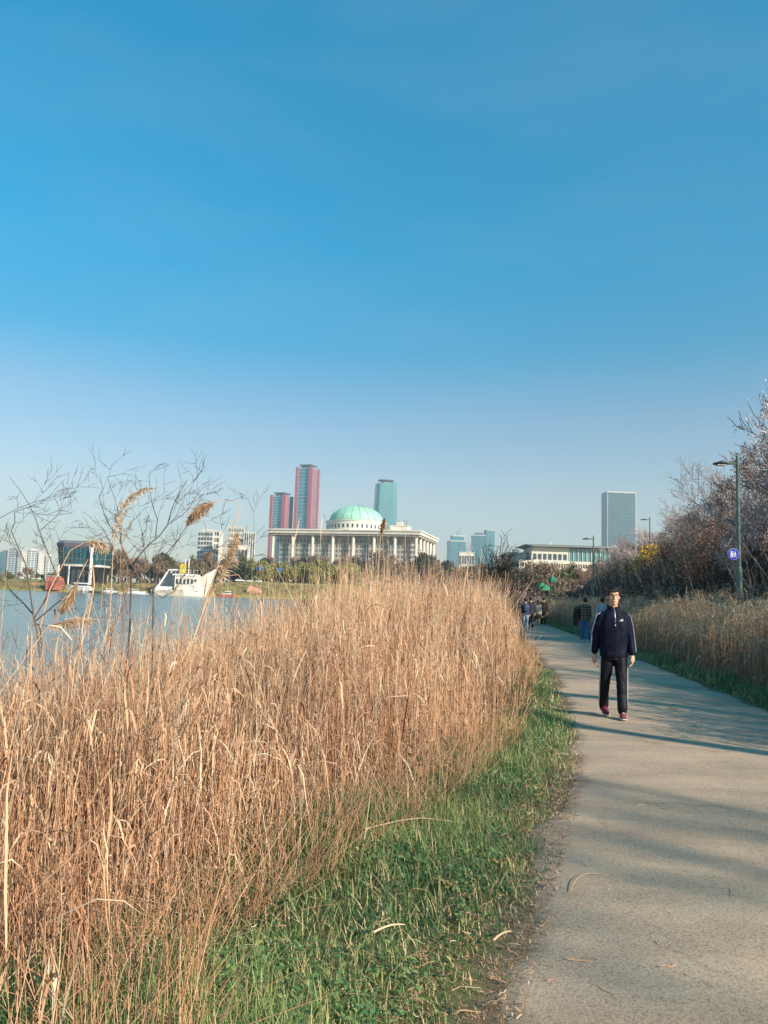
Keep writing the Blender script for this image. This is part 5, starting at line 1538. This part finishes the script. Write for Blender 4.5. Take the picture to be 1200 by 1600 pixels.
for k in range(16):      # locks over the forehead
    x0_ = -.066 + .0078 * k
    fr.tube([(hc.x + x0_ + .016, hc.y - .078, hc.z + .108 - abs(x0_) * .25), (hc.x + x0_ - .004, hc.y - .106, hc.z + .085), (hc.x + x0_ - .016, hc.y - .1055 + abs(x0_) * .25, hc.z + .088 - (.014 if x0_ < -.012 else -.004))], [.012, .009, .004], 6)
fr.build('fringe', HAIR, hr, True)
# jacket
j = MB()
j.sections([(.800, .194, .134, .005, 0), (.84, .197, .138, .005, 0), (.95, .195, .134, 0, 0), (1.1, .194, .13, 0, 0), (1.25, .196, .132, 0, 0), (1.34, .185, .124, 0, 0), (1.40, .145, .108, 0, 0.004), (1.44, .102, .09, 0, 0.008), (1.475, .075, .075, 0, .01)], 28, .9)
for sd_, a in arms.items():
    j.tube([(sd_ * .125, 0, 1.368), (sd_ * .172, 0, 1.335), (sd_ * .203, .01, 1.235), a[1], (a[1][0] * 1.03, (a[1][1] + a[2][1]) / 2, 1.0), (a[2][0], a[2][1], .90), (a[2][0], a[2][1], .862)], [.066, .070, .066, .060, .056, .052, .046], 16)
jacket = j.fuse('jacket', NAVY, man, .0075, 9, .0035)
cl_ = MB()                 # stand-up collar lying open
for sx in (-1, 1):
    rings = []
    for u in np.linspace(0, 1, 7):
        a = R(95 - 178 * u) if sx > 0 else R(85 + 178 * u)
        bx_, by_ = .078 * math.cos(a), .012 + .074 * math.sin(a)
        tx, ty = bx_ * 1.12, by_ * 1.12 - .004
        hgt = .062 - .012 * u
        rings.append([(bx_, by_, 1.452 - .03 * u), (bx_ * 1.16, by_ * 1.16, 1.448 - .035 * u), (tx * 1.1, ty * 1.1, 1.452 + hgt - .02 * u), (tx, ty, 1.455 + hgt - .02 * u)])
    cl_.loft(rings)
cl_.build('collar', NAVY_D, jacket, True)
strip([(.0, -.078, 1.455), (0, -.104, 1.40), (0, -.124, 1.34), (0, -.1325, 1.26)], .012, (0, -1, .15), 'zip', mat('zip_silver', lin(150, 160, 178), .35, metal=.5), jacket)
strip([(.0, -.1352, 1.26), (0, -.1345, 1.1), (0, -.138, .95), (0, -.14, .82)], .004, (0, -1, 0), 'zip_seam', NAVY_D, jacket)
MB().ball((0, -.139, 1.235), .008, .005, .013, 8, 6).build('zip_pull', STRIPE, jacket)
lg_ = MB()                 # three slanted bars rising to a peak
for k, (x0_, h0, h1) in enumerate(((.060, .012, .022), (.078, .022, .036), (.097, .034, .022))):
    lg_.prism([(x0_, 1.292), (x0_ + .015, 1.292), (x0_ + .014 + (.004 if k < 2 else 0), 1.292 + h1), (x0_ + .001 + (.004 if k < 2 else 0), 1.292 + h0)], -.129, -.11)
lg_.build('chest_emblem', STRIPE, jacket)
t_in = MB().sections([(1.44, .072, .062, 0, -.012), (1.475, .064, .058, 0, -.008)], 20).build('undershirt_collar', mat('pale_shirt', lin(186, 184, 182), .8), man)
for sd_, a in arms.items():
    for k in (-1, 0, 1):
        yo = k * .0135
        pts, outs = [], []
        for q, r_ in (((sd_ * .125, 0, 1.368), .066), ((sd_ * .172, 0, 1.335), .071), ((sd_ * .203, .01, 1.235), .068), (a[1], .064), ((a[1][0] * 1.03, (a[1][1] + a[2][1]) / 2, 1.0), .060), ((a[2][0], a[2][1], .90), .055), ((a[2][0], a[2][1], .875), .05)):
            if r_ is None:
                pts.append(Vector((q[0], q[1] + yo, 1.4575))); outs.append((sd_ * .3, 0, 1)); continue
            o = Vector((sd_, -.15, .95 if q[2] > 1.37 else (.45 if q[2] > 1.3 else .02))).normalized()
            pts.append(Vector(q) + o * (r_ + .0035) + Vector((0, yo, 0))); outs.append(tuple(o))
        strip(pts, .009, outs, 'sleeve_stripe', STRIPE, jacket)
# trousers
p_ = MB()
p_.sections([(.76, .166, .115, 0, 0), (.80, .172, .12, 0, 0), (.88, .170, .12, 0, 0), (.95, .165, .115, 0, 0)], 24)
tl_ = {}
for sd_, a in legs.items():
    c_ = [(sd_ * .086, a[0][1], .84), (sd_ * .092, a[0][1] * .6 + a[1][1] * .4, .70), (a[1][0], a[1][1], .5), (a[1][0] * .98, (a[1][1] + a[2][1]) / 2, .30), (a[2][0], a[2][1] - (.01 if sd_ > 0 else .02), .135), (a[2][0], a[2][1] - .005, .098)]
    tl_[sd_] = c_
    p_.tube(c_, [.095, .094, .076, .068, .068, .060], 16)
tro = p_.fuse('trousers', NAVY_D, man, .0075, 4, .0035)
for sd_, c_ in tl_.items():
    for k in (-1, 0, 1):
        pts = []
        for q, r_ in zip(c_[:5], [.091, .088, .076, .069, .067]):
            pts.append(Vector(q) + Vector((sd_ * (r_ + .004), k * .018 - .016, -.02 if r_ > .09 else 0)))
        strip(pts, .0135, (sd_, -.12, 0), 'trouser_stripe', STRIPE, tro)
SHO_R = mat('shoe_maroon', lin(128, 44, 56), .5, lin(96, 34, 46), 30); SHO_W = mat('shoe_white', lin(214, 204, 204), .55)
for sd_, (y_, pit) in ((1, (-.17, 0)), (-1, (.19, R(-13)))):
    up, sl = MB(), MB()
    shoe(up, sl, tl_[sd_][5][0], y_ - .01, -1, 0.0 if sd_ > 0 else .040, pit, R(-4 * sd_))
    s_ = up.build('shoe', SHO_R, man, True)
    sl.build('sole', SHO_W, s_, True)
    xx, yy = tl_[sd_][5][0], y_ - .01
    for k in range(3):
        MB().tube([(xx - .026, yy - .045 - k * .022, .085 - k * .010), (xx, yy - .047 - k * .022, .104 - k * .011), (xx + .026, yy - .045 - k * .022, .085 - k * .010)], .0042, 6).build('lace', SHO_W, s_)
    MB().prism([(xx - .044, .032), (xx + .044, .032), (xx + .030, .060), (xx - .030, .060)], yy - .150, yy - .132).build('toe_panel', SHO_W, s_)

# ---- walkers further off
def walker(label, px, d, facing, H, top, bottom, hairm=HAIR, shoem=None, stride=.14, long_hair=False, coat=False, skirt=False, arms_=None, sleeve=None, hat=None, lateral=0, vox=.012, group=None, wide=1.0):
    x = col(px, d) + lateral
    t = thing('person', label, 'person', (x, d, max(hz(x, d), .012)), 0 if facing < 0 else R(180), group)
    k = H / 1.72
    t.scale = (k * wide, k, k)
    c = Vector((0, -.01, 1.585))
    m = MB(); head_solids(m, c, 1.0)
    m.sections([(.84, .14, .095, 0, 0), (1.0, .13, .09, 0, 0), (1.2, .15, .095, 0, 0), (1.32, .145, .088, 0, 0), (1.38, .10, .07, 0, 0), (1.45, .052, .05, 0, 0)], 18)
    A = arms_ or {1: [(.165, 0, 1.375), (.215, .03, 1.12), (.215, -.03, .88)], -1: [(-.165, 0, 1.375), (-.215, .0, 1.12), (-.215, .04, .88)]}
    for sd_, a in A.items():
        m.tube(a, [.044, .035, .026], 10)
        hand_solids(m, (a[2][0], a[2][1], a[2][2] - .03), sd_, -1, 1.0)
    Lg = {1: [(.082, 0, .86), (.085, -stride * .6, .48), (.08, -stride, .10)], -1: [(-.082, 0, .86), (-.085, stride * .3, .48), (-.08, stride * 1.1, .10)]}
    for a in Lg.values(): m.tube(a, [.072, .05, .034], 10)
    bd = m.fuse('body', SKIN, t, vox * .75, 1)
    for sx in (-1, 1):
        MB().ball((c.x + sx * .03, c.y - .083, c.z + .016), .012, .008, .005, 8, 5).build('eye', HAIR, bd)
    m = MB()
    hem = .42 if coat else .80
    secs = [(hem, .19 if not coat else .20, .125, 0, 0), (hem + .05, .19 if not coat else .205, .13, 0, 0), (.95, .18, .122, 0, 0), (1.1, .175, .118, 0, 0), (1.25, .19, .12, 0, 0), (1.35, .18, .112, 0, 0), (1.41, .12, .09, 0, 0), (1.455, .07, .068, 0, 0)]
    m.sections(secs, 22)
    if sleeve is not None or True:
        for sd_, a in A.items():
            m.tube([Vector(a[0]), (Vector(a[0]) + Vector(a[1])) / 2 + Vector((sd_ * .008, 0, 0)), Vector(a[1]), Vector(a[1]).lerp(Vector(a[2]), .92)], [.068, .062, .055, .047], 12)
    tp = m.fuse('coat' if coat else 'jacket', top, t, vox, 3, .003)
    m = MB()
    if skirt:
        m.sections([(.46, .20, .15, 0, 0), (.5, .20, .15, 0, 0), (.75, .165, .12, 0, 0), (.9, .15, .105, 0, 0)], 20)
        m.fuse('skirt', bottom, t, vox, 2)
    else:
        m.sections([(.76, .155, .11, 0, 0), (.9, .16, .11, 0, 0)], 18)
        for sd_, a in Lg.items():
            m.tube([(a[0][0], a[0][1], .82), (a[1][0], a[1][1] * .6, .66), a[1], (a[2][0], a[2][1], .13), (a[2][0], a[2][1], .08)], [.09, .083, .07, .064, .058], 14)
        m.fuse('trousers', bottom, t, vox, 3, .003)
    hb_ = -.22 if long_hair else -.07
    me = hair_cap(c, 1.0, -1, lambda x, y: ip(y, [-.09, -.06, -.02, .02, .06], [.07, .055, .0, -.03, hb_ + .02]), 5, 1.04)
    h = link('hair', me, hairm, t)
    so_ = h.modifiers.new('thick', 'SOLIDIFY'); so_.thickness = .012; so_.offset = -1
    if long_hair:
        MB().sections([(1.32, .05, .025, 0, .085), (1.4, .075, .035, 0, .08), (1.5, .08, .05, 0, .06), (1.6, .08, .06, 0, .03)], 16).build('hair_length', hairm, h, True)
    if hat is not None:
        MB().sections([(1.635, .105, .12, 0, 0), (1.645, .11, .125, 0, 0), (1.66, .088, .104, 0, 0), (1.70, .08, .095, 0, .005), (1.735, .05, .06, 0, .005), (1.745, .02, .02, 0, 0)], 20).build('cap', hat, t, True)
    for sd_, y_ in ((1, -stride), (-1, stride * 1.1)):
        up, sl = MB(), MB()
        shoe(up, sl, sd_ * .08, y_ - .01, -1)
        s_ = up.build('shoe', shoem or SHO_W, t, True); sl.build('sole', SHO_W, s_, True)
    return t, tp
JEAN_B = mat('blue_jeans', lin(46, 112, 168), .8, lin(34, 92, 150), 9)
JEAN_L = mat('light_blue_jeans', lin(142, 168, 186), .8, lin(120, 148, 170), 9)
# plaid shirt: squares woven into the cloth
pl = bpy.data.materials.new('plaid_cloth'); pl.use_nodes = True
n, l = pl.node_tree.nodes, pl.node_tree.links
b = n['Principled BSDF']; b.inputs['Roughness'].default_value = .85
tc = n.new('ShaderNodeTexCoord'); sp = n.new('ShaderNodeSeparateXYZ'); l.new(tc.outputs['Object'], sp.inputs[0])
def band(out, fr_, w_):
    a = n.new('ShaderNodeMath'); a.operation = 'MULTIPLY'; a.inputs[1].default_value = fr_; l.new(out, a.inputs[0])
    f_ = n.new('ShaderNodeMath'); f_.operation = 'FRACT'; l.new(a.outputs[0], f_.inputs[0])
    g_ = n.new('ShaderNodeMath'); g_.operation = 'LESS_THAN'; g_.inputs[1].default_value = w_; l.new(f_.outputs[0], g_.inputs[0]); return g_
h1, v1 = band(sp.outputs['Z'], 9.5, .34), band(sp.outputs['X'], 8.0, .22)
ad = n.new('ShaderNodeMath'); ad.operation = 'ADD'; l.new(h1.outputs[0], ad.inputs[0]); l.new(v1.outputs[0], ad.inputs[1])
rp = n.new('ShaderNodeValToRGB'); rp.color_ramp.interpolation = 'CONSTANT'
e = rp.color_ramp.elements; e[0].position = 0; e[0].color = (*lin(30, 28, 32), 1); e[1].position = .4; e[1].color = (*lin(112, 104, 84), 1)
q = e.new(.9); q.color = (*lin(138, 130, 104), 1)
dv = n.new('ShaderNodeMath'); dv.operation = 'DIVIDE'; dv.inputs[1].default_value = 2; l.new(ad.outputs[0], dv.inputs[0])
l.new(dv.outputs[0], rp.inputs['Fac']); l.new(rp.outputs[0], b.inputs['Base Color'])
A_out = {1: [(.165, 0, 1.375), (.215, .02, 1.12), (.20, -.05, .9)], -1: [(-.165, 0, 1.375), (-.34, .03, 1.24), (-.42, .02, 1.05)]}
A_out2 = {-1: A_out[1] and [(-.165, 0, 1.375), (-.215, .02, 1.12), (-.20, -.05, .9)], 1: [(.165, 0, 1.375), (.36, .03, 1.27), (.33, -.02, 1.02)]}
t, tp = walker('person in dark plaid shirt and blue jeans walking away beside the man in navy', 914, 30.5, 1, 1.74, pl, JEAN_B, stride=.12, arms_=A_out2)
dj = MB()
dj.sections([(.62, .05, .03, .37, .02), (.7, .11, .05, .36, .02), (.9, .14, .06, .33, .02), (1.1, .16, .06, .30, .02), (1.24, .15, .06, .30, .02), (1.33, .09, .05, .34, .02)], 18)
o = dj.fuse('held_jacket', BLACKC, None, .014, 2, .006)
o.matrix_world = t.matrix_world
bpy.context.view_layer.update()
o.matrix_world = t.matrix_world.copy()
tag(o, 'black jacket hung over the arm of the person in plaid', 'jacket')
walker('black haired person in a light grey top half hidden behind the man in navy', 941, 31.5, 1, 1.76, mat('light_grey_cloth', lin(178, 176, 190), .8), BLACKC, stride=.1)
wa, _ = walker('person in a blue jacket and light jeans walking away at the reed edge', 821.5, 41, 1, 1.66, mat('blue_jacket', lin(40, 52, 108), .7, lin(30, 40, 86), 6), JEAN_L, stride=.1)
bp_ = MB().sections([(1.0, .13, .05, 0, .17), (1.02, .15, .075, 0, .17), (1.2, .155, .085, 0, .17), (1.34, .14, .07, 0, .165), (1.40, .08, .04, 0, .15)], 18, .8)
o = bp_.build('backpack', mat('slate_backpack', lin(60, 74, 96), .7, lin(46, 58, 78), 8), None, True)
bpy.context.view_layer.update(); o.matrix_world = wa.matrix_world.copy()
tag(o, 'slate backpack on the person in the blue jacket', 'backpack')
walker('person in a black hooded coat and black trousers beside the backpacker', 829.5, 42.5, 1, 1.74, mat('dark_olive_cloth', lin(38, 38, 36), .8), BLACKC, stride=.13)
walker('woman with long black hair in a pale beige coat and dark skirt', 840.5, 47.5, 1, 1.60, mat('beige_coat', lin(188, 180, 168), .8), mat('dark_skirt', lin(52, 36, 40), .8), long_hair=True, skirt=True, shoem=BLACKC, stride=.1)
walker('man in a long black coat walking away beside the woman in beige', 849.5, 48.2, 1, 1.78, mat('black_brown_coat', lin(34, 26, 26), .8), BLACKC, coat=True, stride=.1)
# two riders on the track behind the right reeds: upper bodies show above the reed tops
def rider(label, px, py, d, top, hat, seed):
    x = col(px, d); z = zat(px, py, d)
    g = hz(x, d)
    w, _ = walker(label, px, d, -1, 1.72, top, BLACKC, hat=hat, stride=.05, arms_={1: [(.165, 0, 1.375), (.26, -.1, 1.18), (.2, -.34, 1.08)], -1: [(-.165, 0, 1.375), (-.26, -.1, 1.18), (-.2, -.34, 1.08)]})
    w.location.z = max(g, z - 1.70)
    return w
rider('person in black with a white cap showing above the right reeds', 909, 916, 62, BLACKC, mat('white_cap', lin(232, 232, 232), .6), 1)
rider('dark clothed person showing above the reeds left of the white cap', 889, 919, 66, mat('dark_blue_cloth', lin(34, 42, 58), .8), mat('dark_cap', lin(40, 52, 56), .7), 2)

# ------------------------------------------------------------------ the air
hzb = MB().box(-4300, 4300, -420, 4600, -3.7, 345).build('haze', None)
hm_ = bpy.data.materials.new('haze'); hm_.use_nodes = True
n, l = hm_.node_tree.nodes, hm_.node_tree.links
n.remove(n['Principled BSDF'])
pv = n.new('ShaderNodeVolumePrincipled')
pv.inputs['Color'].default_value = (.68, .83, .92, 1)
pv.inputs['Density'].default_value = .0002
pv.inputs['Anisotropy'].default_value = .2
l.new(pv.outputs[0], n['Material Output'].inputs['Volume'])
hzb.data.materials.append(hm_)
hzb['kind'] = 'stuff'
